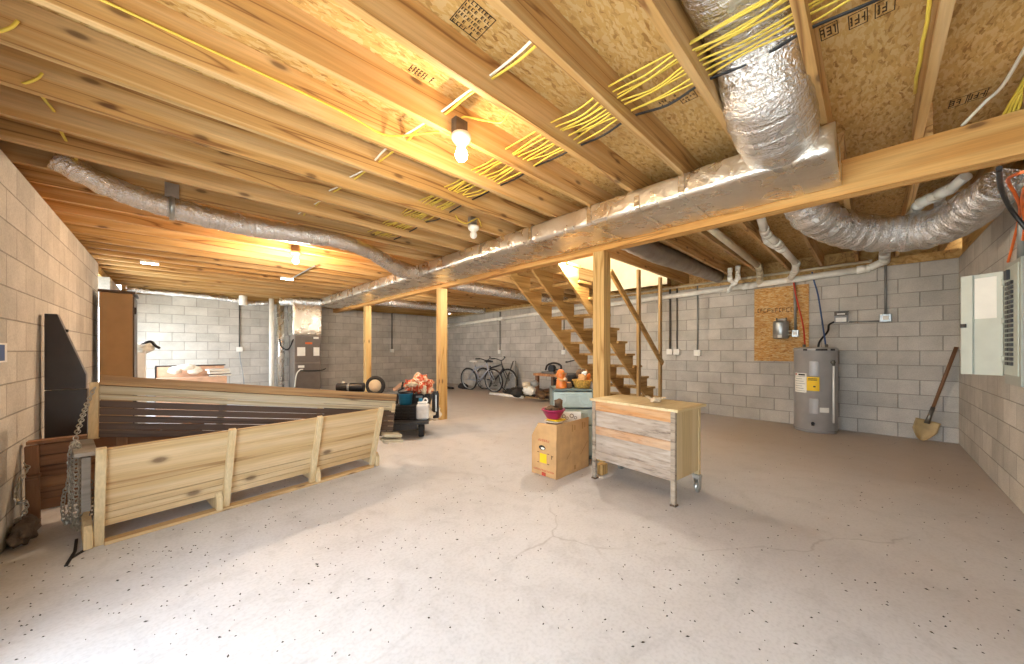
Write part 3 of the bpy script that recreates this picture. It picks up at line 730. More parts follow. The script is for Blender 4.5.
def conduit(p_top, p_bot, r, mat, lab, box=None, blab=None, wall='x', boxw=0.06):
    tag(MB().cyl(p_top, p_bot, r, 8).done('conduit', mat), lab, 'conduit')
    if blab:
        q = V(p_bot); w = boxw
        t = thing('outlet_box', blab, 'outlet', q)
        if wall == 'x':
            MB().box((-0.04, -w, -0.115), (0.018, w, 0.0)).done('box', 'galv' if 'grey' in blab else 'white', t, bevel=0.006)
            MB().box((-0.044, -w * 0.5, -0.085), (-0.04, w * 0.5, -0.03)).done('face_plate', 'paper', t, bevel=0.001)
        else:
            MB().box((-w, -0.04, -0.115), (w, 0.018, 0.0)).done('box', 'galv' if 'grey' in blab else 'white', t, bevel=0.006)
            MB().box((-w * 0.5, -0.044, -0.085), (w * 0.5, -0.04, -0.03)).done('face_plate', 'paper', t, bevel=0.001)
def cx_(u, v0, v1, *a, **k):
    p, q = on_x(u, v0, XB - 0.02), on_x(u, v1, XB - 0.02); p.z = min(p.z, 2.5); conduit(p, q, *a, **k)
cx_(885.5, 240, 314, 0.014, 'emt', 'grey conduit running down the back wall near the shovel', blab='grey box at the bottom of the conduit between heater and shovel')
cx_(697.5, 240, 350, 0.014, 'emt', 'grey conduit nearest the wooden board on the back wall', blab='white outlet box nearest the wooden board')
cx_(677, 240, 349, 0.013, 'emtd', 'dark conduit right of the stairs, middle of three', blab='white outlet box right of the stairs, middle of three')
cx_(670, 240, 349, 0.022, 'emtd', 'thick dark conduit just right of the thin stair studs', blab='white outlet box just right of the thin stair studs')
cx_(500, 240, 350, 0.014, 'emtd', 'dark conduit on the back wall above the bicycles', blab='white outlet box above the bicycles')
cx_(564, 240, 350, 0.014, 'emtd', 'dark conduit on the wall behind the workbench', blab='white outlet box above the workbench')
def cy_(u, v0, v1, *a, **k):
    p, q = on_y(u, v0, YF - 0.02), on_y(u, v1, YF - 0.02); p.z = min(p.z, 2.43); conduit(p, q, *a, wall='y', **k)
cy_(239.5, 300, 347, 0.014, 'emtd', 'dark conduit on the bright far wall', blab='white outlet box with a hanging cord on the bright far wall')
cy_(392, 300, 349, 0.018, 'emtd', 'dark conduit on the far wall between two posts', blab='white outlet box on the far wall between two posts')
p = on_y(239.5, 352, YF - 0.04)
tag(MB().tube(smooth_path([p, p + V((0.02, -0.02, -0.25)), p + V((0.06, -0.02, -0.5)), p + V((0.1, -0.03, -0.95))], 6), 0.01, 6).done('hanging_cord', 'grey'), 'grey cord hanging from the outlet on the bright far wall', 'cord')

# ================================================================== WATER HEATER
A = math.atan2(-0.61, -7.05)
t = thing('water_heater', 'grey cylindrical water heater standing against the block wall', 'water heater', (7.06, 0.61, 0), A)
R, H = 0.255, 1.265
MB().lathe([(0, 0.0), (R - 0.01, 0.0), (R - 0.01, 0.03), (R, 0.035), (R, H - 0.05), (R + 0.004, H - 0.048), (R + 0.004, H - 0.015), (R - 0.012, H), (0, H + 0.012)], 48).done('tank', 'heater', t)
MB().lathe([(R + 0.003, 0.03), (R + 0.003, 0.045)], 48).done('base_ring', 'heaterd', t)
def curved(a0, a1, z0, z1, th, mat, name, par):
    m = MB(); n = 8; lo, hi = [], []
    for i in range(n + 1):
        a = lerp(a0, a1, i / n)
        for rr, L in ((R - 0.004, lo), (R + th, hi)):
            L.append((m.bm.verts.new((rr * math.cos(a), rr * math.sin(a), z0)), m.bm.verts.new((rr * math.cos(a), rr * math.sin(a), z1))))
    for i in range(n):
        m.bm.faces.new((hi[i][0], hi[i + 1][0], hi[i + 1][1], hi[i][1])); m.bm.faces.new((hi[i][1], hi[i + 1][1], lo[i + 1][1], lo[i][1])); m.bm.faces.new((hi[i][0], lo[i][0], lo[i + 1][0], hi[i + 1][0]))
    for L, e in ((0, 0), (n, n)): m.bm.faces.new((lo[e][0], hi[e][0], hi[e][1], lo[e][1]))
    return m.done(name, mat, par)
pan = curved(-0.27, 0.16, 0.85, 1.06, 0.012, 'heaterd', 'access_panel', t)
pan2 = curved(-0.27, 0.16, 0.29, 0.51, 0.012, 'heaterd', 'access_panel', t)
# local angle grows towards the viewer's left or right: panel centres sit slightly left of the middle
yl = curved(-0.36, 0.18, 0.625, 0.83, 0.016, 'label_y', 'energy_label', t)
for z in (0.80, 0.78): curved(-0.3, 0.08, z, z + 0.010, 0.0175, 'ink', 'print', yl)
curved(-0.08, 0.02, 0.68, 0.70, 0.0175, 'ink', 'print', yl)
wl = curved(-1.15, -0.39, 0.59, 0.88, 0.002, 'paper', 'warning_label', t)
for i in range(7):
    z = 0.61 + i * 0.036; curved(-1.08 + 0.05 * (i % 2), -0.46 - 0.08 * (i % 3), z, z + 0.007, 0.0035, 'grey', 'print', wl)
curved(-0.85, -0.47, 0.845, 0.868, 0.0035, 'ink', 'print', wl)
curved(-1.1, -0.95, 0.85, 0.87, 0.0035, 'redink', 'print', wl)
curved(0.2, 0.64, 0.315, 0.385, 0.002, 'paper', 'small_label', t)
m = MB()
ca = 0.80
px, py = (R + 0.028) * math.cos(ca), (R + 0.028) * math.sin(ca)
m.tube([(px, py, 1.02), (px, py, 0.17)], 0.012, 10); m.done('relief_pipe', 'white', t)
MB().cyl((R * 0.9 * math.cos(ca), R * 0.9 * math.sin(ca), 1.05), (px * 1.05, py * 1.05, 1.05), 0.02, 12).cyl((px, py, 1.0), (px, py, 1.08), 0.017, 12).done('relief_valve', 'steel', t)
MB().cyl((R - 0.01, -0.025, 0.145), (R + 0.035, -0.025, 0.145), 0.022, 12).cyl((R + 0.03, -0.025, 0.145), (R + 0.045, -0.025, 0.12), 0.018, 12).done('drain_valve', 'black', t)
for a0, a1 in ((-0.55, -0.35), (0.02, 0.55), (0.72, 1.0)): curved(a0, a1, H - 0.045, H - 0.018, 0.007, 'black', 'top_slot', t)
for (x, y) in ((-0.02, 0.13), (-0.02, -0.13)): MB().cyl((x, y, H), (x, y, H + 0.05), 0.02, 12).done('nipple', 'steel', t)
hot, cold = V((7.06 + 0.0, 0.61 + 0.12, H + 0.05)), V((7.06, 0.61 - 0.12, H + 0.05))
tag(MB().tube(smooth_path([hot, on_x(803, 325, 7.22), on_x(797, 300, 7.30), on_x(794, 285, 7.31), on_x(793, 276, 7.31)], 8), 0.011, 8).done('hot_pipe', 'red'), 'red water pipe curving up from the heater', 'pipe')
tag(MB().tube(smooth_path([cold, on_x(822, 320, 7.22), on_x(818, 295, 7.30), on_x(814, 281, 7.31), on_x(812, 272, 7.31)], 8), 0.011, 8).done('cold_pipe', 'blue'), 'blue water pipe curving up from the heater', 'pipe')
tag(MB().tube(smooth_path([(7.12, 0.58, H), (7.14, 0.56, H + 0.10), (7.25, 0.48, H + 0.25), on_x(829, 325, 7.32), on_x(834, 322, 7.34)], 8), 0.014, 8).done('cable_whip', 'black'), 'black flexible conduit looping from the heater to the grey switch box', 'cable')

# wooden board with tank and conduit
a, b = on_x(754.5, 287, XB), on_x(809, 363, XB)
o = MB().box((XB - 0.016, b.y, 1.04), (XB - 0.001, a.y, 2.30)).done('wall_board', 'osbw', bevel=0.001); tag(o, 'strand board panel on the block wall behind the small grey canister', 'board')
m = MB(); rng = random.Random(3); zz = on_x(775, 310, XB).z
y = a.y - 0.05
while y > b.y + 0.12:
    w = rng.uniform(0.02, 0.05); zt = zz - (a.y - y) * 0.03
    m.box((XB - 0.0168, y - 0.008, zt - 0.03), (XB - 0.0158, y, zt + 0.035))
    for q in rng.sample((-0.03, 0.0, 0.028), 2): m.box((XB - 0.0168, y - w, zt + q), (XB - 0.0158, y, zt + q + 0.01))
    y -= w + 0.014
m.done('printed_stamp', 'stamp', o)
q = on_x(781, 329, XB - 0.08)
t = thing('grey_canister', 'small grey metal canister mounted on the strand board', 'canister', (XB - 0.10, q.y, q.z - 0.16))
MB().lathe([(0, 0), (0.095, 0), (0.108, 0.02), (0.108, 0.26), (0.098, 0.29), (0, 0.30)], 28).done('body', 'galv', t)
MB().box((-0.112, -0.03, 0.01), (-0.1, 0.03, 0.06)).done('small_label', 'paper', t, bevel=0.002)
MB().box((0.08, -0.05, 0.0), (0.083, 0.05, 0.34)).done('bracket', 'steel', t)
for y in (-0.07, 0.06): MB().cyl((0.02, y, 0.28), (0.02, y, 0.345), 0.012, 8).done('port', 'steel', t)
for z in (0.06, 0.12): MB().cyl((-0.03, -0.1, z), (-0.03, -0.14, z), 0.012, 8).done('port', 'cpvc', t)
p, q2 = on_x(794.5, 290, XB - 0.035), on_x(795.5, 330, XB - 0.035)
p.z = 2.42
conduit(p, q2, 0.018, 'emt', 'grey conduit crossing the strand board beside the canister', blab='white switch box beside the grey canister', boxw=0.045)
# disconnect box
q = on_x(841, 317, XB - 0.05)
t = thing('switch_box', 'grey electrical box with open flap on the wall above the water heater', 'electrical box', (XB, q.y, q.z))
MB().box((-0.07, -0.075, -0.085), (0.0, 0.075, 0.02)).done('enclosure', 'grey', t, bevel=0.004)
MB().box((-0.075, -0.06, -0.075), (-0.07, 0.06, -0.01)).done('cover', 'white', t, bevel=0.002)
MB().box((-0.068, -0.075, 0.02), (-0.06, 0.075, 0.085)).box((-0.066, -0.075, 0.02), (0, -0.068, 0.085)).box((-0.066, 0.068, 0.02), (0, 0.075, 0.085)).box((-0.066, -0.09, 0.078), (0, 0.075, 0.085)).done('open_flap', 'emtd', t)
MB().box((-0.072, -0.045, 0.035), (-0.068, 0.045, 0.055)).done('flap_label', 'white', t)
pa, pb = on_x(849, 322, XB - 0.02), on_x(881, 321, XB - 0.02)
tag(MB().cyl(pa, pb, 0.010, 8).done('conduit', 'emt'), 'thin level conduit joining the grey switch box to the conduit beside it', 'conduit')

# ================================================================== ELECTRICAL PANEL on the right wall
t = thing('breaker_panel', 'grey breaker panel on the right wall with its door swung open', 'electrical panel', (4.3, YR, 0.98))
MB().box((-0.21, 0.0, 0), (0.2, 0.095, 0.88)).done('cabinet', 'paneld', t, bevel=0.004)
MB().box((-0.17, 0.094, 0.07), (0.18, 0.1, 0.85)).done('dead_front', 'panel', t, bevel=0.002)
for i in range(18):
    for x in (-0.03, 0.06):
        MB().box((x - 0.035, 0.098, 0.14 + i * 0.034), (x + 0.035, 0.112, 0.14 + i * 0.034 + 0.024)).done('breaker', 'black', t, bevel=0.002)
MB().box((0.02, 0.1, 0.76), (0.1, 0.116, 0.83)).done('main_breaker', 'black', t, bevel=0.002)
hx, hy = 4.5 - 4.3, -0.69 - YR
dr = bpy.data.objects
ang = math.atan2(-0.512 + 0.69, 0.12)
md = Matrix.Translation((hx, hy, 0.055)) @ Matrix.Rotation(ang, 4, 'Z')
d = MB().box((0, -0.006, 0), (0.215, 0.006, 0.79)).box((0.15, 0.004, 0.0), (0.215, 0.02, 0.79)).move(md).done('door', 'panel', t, bevel=0.003)
MB().box((0.03, 0.006, 0.44), (0.145, 0.0075, 0.76)).move(md).done('circuit_chart', 'paper', d)
MB().box((0.182, 0.018, 0.375), (0.212, 0.032, 0.405)).move(md).done('latch', 'black', d, bevel=0.002)
for z in (0.1, 0.39, 0.68): MB().cyl((0.0, 0.0, z), (0.0, 0.0, z + 0.05), 0.011, 8).move(md).done('hinge', 'panel', d)
for i, (x, l) in enumerate(((4.44, 'grey conduit rising from the breaker panel near its open door'), (4.2, 'grey conduit rising from the breaker panel farther from its door'))):
    tag(MB().cyl((x, YR + 0.03, 1.84), (x, YR + 0.03, 2.5), 0.022, 10).done('conduit', 'emt'), l, 'conduit')

# ================================================================== SHOVEL
SHV = PI / 2
bl, hd = gp(921, 438.5, 0.03), V((7.33, -0.66, 1.25))
hd = on_x(956.5, 347, 7.33)
t = thing('shovel', 'old round-point shovel with wooden handle leaning in the corner', 'shovel', bl)
dirv = (hd - bl); L = dirv.length
rot = dirv.to_track_quat('Z', 'Y')
t.rotation_mode = 'QUATERNION'; t.rotation_quaternion = rot
MB().tube([(0, 0, 0.38), (0, 0, 0.8), (0, 0, L)], [0.017, 0.018, 0.02], 12).done('handle', 'handle', t)
MB().tube([(0, 0, 0.22), (0, 0, 0.30), (0, 0, 0.45)], [0.03, 0.022, 0.021], 12).done('socket', 'steel', t)
m = MB(); nu, nv = 10, 10; g = []
for i in range(nv + 1):
    s = i / nv; z = -0.02 + 0.28 * s
    w = 0.115 * (min(1.0, (0.05 + s * 1.9)) ** 0.6)
    row = []
    for j in range(nu + 1):
        q = j / nu * 2 - 1
        row.append(m.bm.verts.new((q * w, 0.03 * q * q - 0.02 + 0.025 * (1 - s) ** 2, z)))
    g.append(row)
for i in range(nv):
    for j in range(nu): m.bm.faces.new((g[i][j], g[i][j + 1], g[i + 1][j + 1], g[i + 1][j])).smooth = True
o = m.done('blade', 'tan', t); sm = o.modifiers.new('thick', 'SOLIDIFY'); sm.thickness = 0.004
# turn blade face to the room
t.rotation_quaternion = rot @ Matrix.Rotation(SHV, 3, 'Z').to_quaternion()

# ================================================================== PORCH SWINGS
def chain_mesh(pts, link=0.036, wid=0.012, wire=0.0035):
    path = smooth_path(pts, 12)
    # arc-length resample
    L = [0]
    for a, b in zip(path, path[1:]): L.append(L[-1] + (b - a).length)
    def at(s):
        for i in range(len(L) - 1):
            if L[i + 1] >= s: return path[i].lerp(path[i + 1], (s - L[i]) / max(1e-9, L[i + 1] - L[i]))
        return path[-1]
    m = MB(); s = 0; k = 0; step = link * 0.72
    while s + link < L[-1]:
        a, b = at(s), at(s + link); t = (b - a).normalized(); c = (a + b) / 2
        x = t.cross(V((0.3, 0.8, 0.5))).normalized(); y = t.cross(x)
        if k % 2: x = y
        x = (x + y * 0.25).normalized()
        ring = []
        for i in range(10):
            an = 2 * PI * i / 10
            ring.append(c + t * (link / 2 * math.cos(an)) + x * (wid * math.sin(an)))
        m.tube(ring, wire, 5, closed=True); s += step; k += 1
    return m

def swing_back(name, slats, Lx, mat, par, lean, y0=0.0):
    """slats: list of (z0, z1) measured up the leaning back; one mesh"""
    m = MB()
    for (a, b) in slats: m.box((-Lx / 2, 0.0, a), (Lx / 2, 0.019, b))
    m.move(Matrix.Translation((0, y0, 0)) @ Matrix.Rotation(lean, 4, 'X'))
    return m.done(name, mat, par, bevel=0.002)

# --- front swing, its back to the viewer
P0, P3 = gp(99, 546), gp(372.5, 467)
mid = (P0 + P3) / 2; ax = math.atan2(P3.y - P0.y, P3.x - P0.x); LX = (P3 - P0).length
t1 = thing('porch_swing', 'pale wooden porch swing with its slatted back towards the viewer', 'porch swing', (mid.x, mid.y, 0), ax, 'wooden porch swings')
lean = 0.29
sl = []
z = 0.115
for h, g in ((0.045, 0.005), (0.045, 0.005), (0.047, 0.006), (0.128, 0.001), (0.128, 0.001), (0.128, 0.0)):
    sl.append((z, z + h)); z += h + g
swing_back('backrest', sl, LX + 0.03, 'swing', t1, lean, 0.045)
bx = []
for u, v in ((99, 546), (227, 510), (313.5, 485), (372.5, 467)):
    p = gp(u, v); bx.append((p - mid).to_2d().dot(V((math.cos(ax), math.sin(ax)))))
for i, x in enumerate(bx):
    m = MB().box((x - 0.022, -0.018, 0.0), (x + 0.022, 0.022, z + 0.012)); m.move(Matrix.Translation((0, 0.022, 0)) @ Matrix.Rotation(lean * 0.97, 4, 'X'))
    m.done('back_support', 'swingz', t1, bevel=0.004)
for i, x in enumerate(bx):
    s = -1 if i < 2 else 1
    xx = x + s * 0.044
    MB().prism([(-0.03, 0.005), (-0.03, 0.10), (0.0, 0.145), (0.30, 0.17), (0.50, 0.14), (0.50, 0.06), (0.25, 0.02)], 'x', xx - 0.02, xx + 0.02).done('seat_support', 'swingz', t1, bevel=0.006)
MB().box((-LX / 2 + 0.02, -0.03, 0.0), (LX / 2 - 0.0, 0.05, 0.022)).done('bottom_rail', 'swing', t1, bevel=0.004)
m = MB()
for i in range(6): m.box((-LX / 2 - 0.01, 0.10 + i * 0.07, 0.165), (LX / 2 + 0.01, 0.16 + i * 0.07, 0.184))
m.done('seat', 'swing', t1, bevel=0.003)
for i, s in enumerate((-1, 1)):
    x = s * (LX / 2 + 0.05)
    if s < 0:
        MB().prism([(x - 0.05, 0.0), (x + 0.045, 0.0), (x + 0.05, 0.47), (x + 0.03, 0.51), (x - 0.03, 0.515), (x - 0.055, 0.47)], 'z', 0.572, 0.60).done('armrest', 'swing_arm', t1, bevel=0.006)
        MB().box((x - 0.02, 0.40, 0.08), (x + 0.02, 0.46, 0.572)).done('arm_post', 'swing_arm', t1, bevel=0.004)
    MB().box((x - 0.02, 0.04, 0.22), (x + 0.02, 0.08, 0.56)).done('arm_post', 'swing_arm', t1, bevel=0.004)

# --- second swing resting aslant on the first, facing the viewer
A2, B2 = at_d(101, 382, 2.62), at_d(395.5, 399, 3.92)
L2 = (B2 - A2).length
xd = (B2 - A2).normalized(); yaw2 = math.atan2(xd.y, xd.x); pit2 = -math.asin(xd.z)
t2 = thing('porch_swing', 'weathered porch swing tipped on top of the pale one, shade-toned slats facing the viewer', 'porch swing', ((A2 + B2) / 2), group='wooden porch swings')
t2.rotation_euler = (0, pit2, yaw2)
# local frame: x along the swing, y away from the viewer, z up; origin at the middle of the top edge
le = 0.15
def back_local(m): return m.move(Matrix.Rotation(-le, 4, 'X'))
back_local(MB().box((-L2 / 2, -0.03, -0.022), (L2 / 2, 0.085, 0.0)).box((-L2 / 2, -0.03, 0.0), (L2 / 2, -0.008, 0.05))).done('cap_board', 'swing_cap', t2, bevel=0.003)
m = MB()
for a, b in ((-0.085, -0.026), (-0.128, -0.088)): m.box((-L2 / 2, -0.012, a), (L2 / 2, 0.007, b))
back_local(m).done('upper_slats', 'swing_grey', t2, bevel=0.002)
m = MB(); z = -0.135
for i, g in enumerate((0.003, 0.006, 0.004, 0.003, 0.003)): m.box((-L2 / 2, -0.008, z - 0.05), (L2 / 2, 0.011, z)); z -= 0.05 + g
back_local(m).done('lower_slats', 'swing_shaded', t2, bevel=0.002)  # shade on the lower back is put into the darker slat colour
for x in (-L2 / 2 - 0.028, -L2 * 0.17, L2 * 0.17, L2 / 2 - 0.02):
    end = x < -L2 * 0.4
    m = back_local(MB().box((x - 0.024, 0.013 if not end else -0.03, -0.43 if not end else -0.42), (x + 0.024, 0.05 if not end else 0.02, -0.024 if not end else -0.005)))
    if end: m.move(Matrix.Translation((x, 0, 0)) @ Matrix.Rotation(-pit2 * 1.15, 4, 'Y') @ Matrix.Translation((-x, 0, 0)))
    m.done('back_support', 'swingz', t2, bevel=0.004)
ex = L2 / 2 - 0.01
MB().box((ex - 0.03, -0.03, -0.40), (ex + 0.012, 0.015, -0.05)).done('back_support', 'swingz', t2, bevel=0.004)
m = MB()
for i in range(2): m.box((ex - 0.12, -0.13 - i * 0.07, -0.385), (ex + 0.07, -0.07 - i * 0.07, -0.355)); m.box((ex - 0.12, -0.13 - i * 0.07, -0.44), (ex + 0.09, -0.07 - i * 0.07, -0.41))
m.done('seat_rail', 'swing_grey', t2, bevel=0.004)
inv = (Matrix.Translation(t2.location) @ t2.rotation_euler.to_matrix().to_4x4()).inverted()
cp = [at_d(95, 387, 2.56), at_d(87, 404, 2.48), at_d(80, 424, 2.36), at_d(75, 441, 2.28), at_d(72, 462, 2.26), at_d(70, 500, 2.25), at_d(73, 528, 2.25), at_d(76, 500, 2.22), at_d(76, 450, 2.22),
      at_d(79, 443, 2.24), at_d(81, 470, 2.26), at_d(80, 520, 2.26), at_d(76, 535, 2.26)]
chain_mesh([inv @ p for p in cp]).done('chain', 'chain', t2)
cp = [at_d(75, 440, 2.3), at_d(70, 452, 2.26), at_d(69, 480, 2.24), at_d(64, 494, 2.24), at_d(63, 512, 2.24), at_d(66, 525, 2.24), at_d(71, 505, 2.22), at_d(72, 470, 2.22), at_d(74, 445, 2.24)]
chain_mesh([inv @ p for p in cp]).done('chain', 'chain', t2)
cp = [at_d(88, 443, 2.46), at_d(86, 460, 2.42), at_d(83, 474, 2.36), at_d(90, 480, 2.32), at_d(93, 500, 2.30), at_d(90, 525, 2.26)]
chain_mesh([inv @ p for p in cp]).done('chain', 'steel', t2)
cp = [at_d(384, 428, 3.9), at_d(386, 434, 3.88), at_d(382, 441, 3.88), at_d(389, 443, 3.88), at_d(384, 437, 3.86), at_d(391, 433, 3.86)]
chain_mesh([inv @ p for p in cp]).done('chain', 'chain', t2)

# --- third swing against the left wall
t3 = thing('porch_swing', 'brown porch swing standing by the left wall behind the hanging chains', 'porch swing', (-0.26, 4.12, 0), 0.03, 'wooden porch swings')
z = 0.10; sl = []
for i in range(6): sl.append((z, z + 0.075)); z += 0.079
swing_back('backrest', sl, 0.9, 'swing_brown', t3, 0.10)
for x in (-0.435, -0.02, 0.4):
    MB().box((x - 0.03, -0.035, 0.0), (x + 0.03, 0.0, 0.575)).move(Matrix.Rotation(0.10, 4, 'X')).done('back_support', 'swing_brownz', t3, bevel=0.006)
MB().box((-0.455, -0.13, 0.345), (-0.40, 0.0, 0.372)).done('armrest', 'swing_brown', t3, bevel=0.004)
MB().box((-0.46, -0.075, 0.575), (0.46, 0.0, 0.60)).done('cap_board', 'swing_brown', t3, bevel=0.004)

# loose things beside the swings
m = MB()
p, q, r_ = gp(66, 566), gp(79, 549), gp(91, 548)
for a, b in ((gp(66, 566.5), gp(75, 552)), (gp(75, 552), gp(76.5, 540)), (gp(71, 559), gp(92, 546))):
    a = V((a.x, a.y, 0.004)); b = V((b.x, b.y, 0.004)); m.bar(a, b, 0.014, 0.008)
tag(m.done('black_strap', 'black'), 'black strap lying on the floor below the hanging chains', 'strap')
m = MB()
for i in range(3):
    a, b = at_d(80 + i * 2, 498 + i * 2.5, 2.24 - 0.02 * i), at_d(92 + i * 1.5, 484 + i * 6, 2.42)
    m.bar(a, b, 0.05, 0.02)
m.done('stacked_boards', 'swing_grey', t1, bevel=0.004)
sk = gp(12, 535)
m = MB().lump((-0.69, 3.86, 0.05), (0.05, 0.2, 0.075), 0.5, 2.2, 4, 2.0)
for v in m.bm.verts: v.co.z = max(0.0, v.co.z); v.co.x = max(-0.738, v.co.x)
tag(m.done('brown_sack', 'burlap'), 'crumpled brown sack on the floor against the left wall', 'sack')
cp = [at_d(24, 463, 2.36), at_d(28, 470, 2.34), at_d(20, 480, 2.3), at_d(16, 492, 2.27), at_d(18, 504, 2.26), at_d(24, 500, 2.26), at_d(27, 508, 2.27), at_d(20, 518, 2.26), at_d(12, 524, 2.24)]
tag(chain_mesh(cp).done('loose_chain', 'chain'), 'loose chain draped over the brown sack by the left wall', 'chain')
# sign on left wall
pa, pb = 3.55, 3.745
o = MB().box((XL, pa - 0.25, 1.155), (XL + 0.006, pb, 1.272)).done('wall_sign', 'white', bevel=0.001); tag(o, 'small white sign with blue field stuck on the left wall', 'sign')
MB().box((XL + 0.006, pa - 0.2, 1.165), (XL + 0.007, pb - 0.05, 1.262)).done('blue_field', 'sign_blue', o)

# ================================================================== LEFT FURNITURE
# dark sloped cabinet end
t = thing('dark_cabinet', 'dark slope-sided cabinet standing against the left wall', 'cabinet', (0, 4.5, 0))
MB().prism([(-0.715, 0.0), (-0.50, 0.0), (-0.50, 0.91), (-0.715, 0.91)], 'y', 0.0, 0.09).done('lower_box', 'cab', t, bevel=0.004)
MB().prism([(-0.715, 0.915), (-0.508, 0.915), (-0.508, 1.03), (-0.652, 1.515), (-0.715, 1.515)], 'y', 0.0, 0.08).done('sloped_side', 'cab', t, bevel=0.004)
MB().cyl((-0.62, 0.03, 1.385), (-0.60, 0.03, 1.385), 0.012, 10).done('knob', 'black', t)
# wardrobe
t = thing('wardrobe', 'tall brown wardrobe with dark cornice near the far doorway', 'wardrobe', (-0.55, 7.0, 0))
MB().box((-0.13, 0, 0.0), (0.165, 0.62, 1.99)).done('body', 'cab2', t, bevel=0.004)
MB().box((-0.14, -0.02, 1.99), (0.195, 0.64, 2.025)).done('cornice', 'cabtop', t, bevel=0.006)
MB().box((0.165, 0.015, 0.1), (0.182, 0.605, 1.96)).done('door', 'cabtop', t, bevel=0.004)
for z in (0.5, 1.72): MB().box((0.18, 0.02, z), (0.20, 0.06, z + 0.09)).done('hinge', 'black', t)
MB().box((-0.14, -0.01, 0.0), (0.19, 0.63, 0.09)).done('plinth', 'cabtop', t, bevel=0.004)
t = thing('low_chest', 'low dark brown chest beside the tall wardrobe', 'chest', (-0.55, 8.15, 0))
MB().box((-0.12, -0.25, 0), (0.14, 0.3, 1.25)).done('body', 'cabtop', t, bevel=0.006)
MB().box((-0.14, -0.27, 1.25), (0.15, 0.32, 1.28)).done('top', 'cab', t, bevel=0.004)

# white post lamp with cloth scrap
p = on_y(141.0, 376, 7.75)
t = thing('white_stand', 'white post with a rag on its top, right of the wardrobe', 'stand', (p.x, p.y, 0))
MB().box((-0.05, -0.05, 0), (0.05, 0.05, 1.22)).done('post', 'white', t, bevel=0.006)
MB().box((-0.12, -0.12, 0), (0.12, 0.12, 0.04)).done('foot', 'white', t, bevel=0.006)
m = MB().lump((0.03, -0.02, 1.27), (0.13, 0.1, 0.07), 0.6, 2.5, 3, 4.0); m.done('rag', 'paper', t)
m = MB().tube(smooth_path([(0.0, -0.08, 1.30), (0.1, -0.1, 1.36), (0.16, -0.1, 1.29), (0.2, -0.08, 1.26)], 6), 0.02, 8); m.done('dark_strap', 'black', t)

# cabinet with books and bow near the far wall
pl, pr = on_y(156.5, 370, 9.6), on_y(224, 370, 9.6)
t = thing('storage_table', 'pinkish brown low cabinet with a raised back at the bright far wall behind the swings', 'cabinet', (pl.x, 9.6, 0))
wd_ = pr.x - pl.x; zt_ = pl.z + 0.06
MB().box((0, -0.55, 0.0), (wd_, 0.0, 0.70)).done('body', 'pink', t, bevel=0.006)
MB().box((0, -0.03, 0.70), (wd_, 0.0, zt_)).done('raised_back', 'pink', t, bevel=0.004)
MB().box((-0.02, -0.05, zt_), (wd_ + 0.02, 0.02, zt_ + 0.022)).box((-0.025, -0.05, 0), (0.0, 0.02, zt_)).done('trim', 'cab', t, bevel=0.004)
bt = V((pl.x + 0.42, 9.40, 0.70))
m = MB(); rng = random.Random(5)
for i in range(9):
    a = rng.uniform(0, 2 * PI); c = V((-0.02 + 0.15 * math.cos(a), 0.0 + 0.06 * math.sin(a), 0.14 + rng.uniform(-0.05, 0.06)))
    m.lump(bt + c, (0.1, 0.05, 0.06), 0.4, 2.0, 2, i * 1.3)
for v in m.bm.verts: v.co.z = max(0.70, v.co.z)
tag(m.done('white_rosette', 'paper'), 'white crumpled bow on top of the pinkish cabinet', 'bow')
for i, (w, mt, lb) in enumerate(((0.34, 'black', 'dark thin book at the bottom of the pile on the pinkish cabinet'), (0.32, 'paper', 'white book in the middle of the pile on the pinkish cabinet'), (0.33, 'white', 'white book on top of the pile on the pinkish cabinet'))):
    z0 = 0.70 + i * 0.055
    t = thing('book', lb, 'book', (bt.x + 0.50 - i * 0.02, 9.30, z0), 0.1 * i)
    MB().box((-w / 2, -0.11, 0.004), (w / 2, 0.11, 0.034)).done('pages', 'paper', t)
    MB().box((-w / 2 - 0.005, -0.115, 0), (w / 2 + 0.005, 0.115, 0.005)).box((-w / 2 - 0.005, -0.115, 0.033), (w / 2 + 0.005, 0.115, 0.039)).box((-w / 2 - 0.005, 0.11, 0), (w / 2 + 0.005, 0.116, 0.039)).done('cover', mt, t)

# ================================================================== WAGON with its load
wa = math.radians(60.0)
w0 = gp(420, 437)
t = thing('utility_wagon', 'black wheeled wagon loaded with odds and ends beside the second post', 'wagon', (w0.x, w0.y, 0), wa)
Wm = Matrix.Translation((w0.x, w0.y, 0)) @ Matrix.Rotation(wa, 4, 'Z')      # local x runs away from the viewer, y to the left
MB().box((-0.12, -0.12, 0.20), (0.85, 0.50, 0.235)).done('deck', 'black', t, bevel=0.006)
MB().box((-0.05, 0.04, 0.12), (0.75, 0.36, 0.20)).done('chassis', 'black', t, bevel=0.004)
def wheel_mesh(R, w, c, axis='y'):
    m = MB()
    pr = [(0, -w * 0.3), (R * 0.5, -w * 0.3), (R * 0.86, -w * 0.5), (R * 0.97, -w * 0.42), (R, -w * 0.2), (R, w * 0.2), (R * 0.97, w * 0.42), (R * 0.86, w * 0.5), (R * 0.5, w * 0.3), (0, w * 0.3)]
    return m.lathe(pr, 28, c, Matrix.Rotation(PI / 2, 4, 'X'))
for x, y in ((0.03, -0.02), (0.03, 0.42), (0.68, -0.02), (0.68, 0.42)):
    w = wheel_mesh(0.105, 0.085, (x, y, 0.105)).done('wheel', 'rubber', t)
    MB().lathe([(0, -0.046), (0.045, -0.044), (0.05, -0.03), (0.05, 0.03), (0.045, 0.044), (0, 0.046)], 18, (x, y, 0.105), Matrix.Rotation(PI / 2, 4, 'X')).done('hub', 'grey', w)
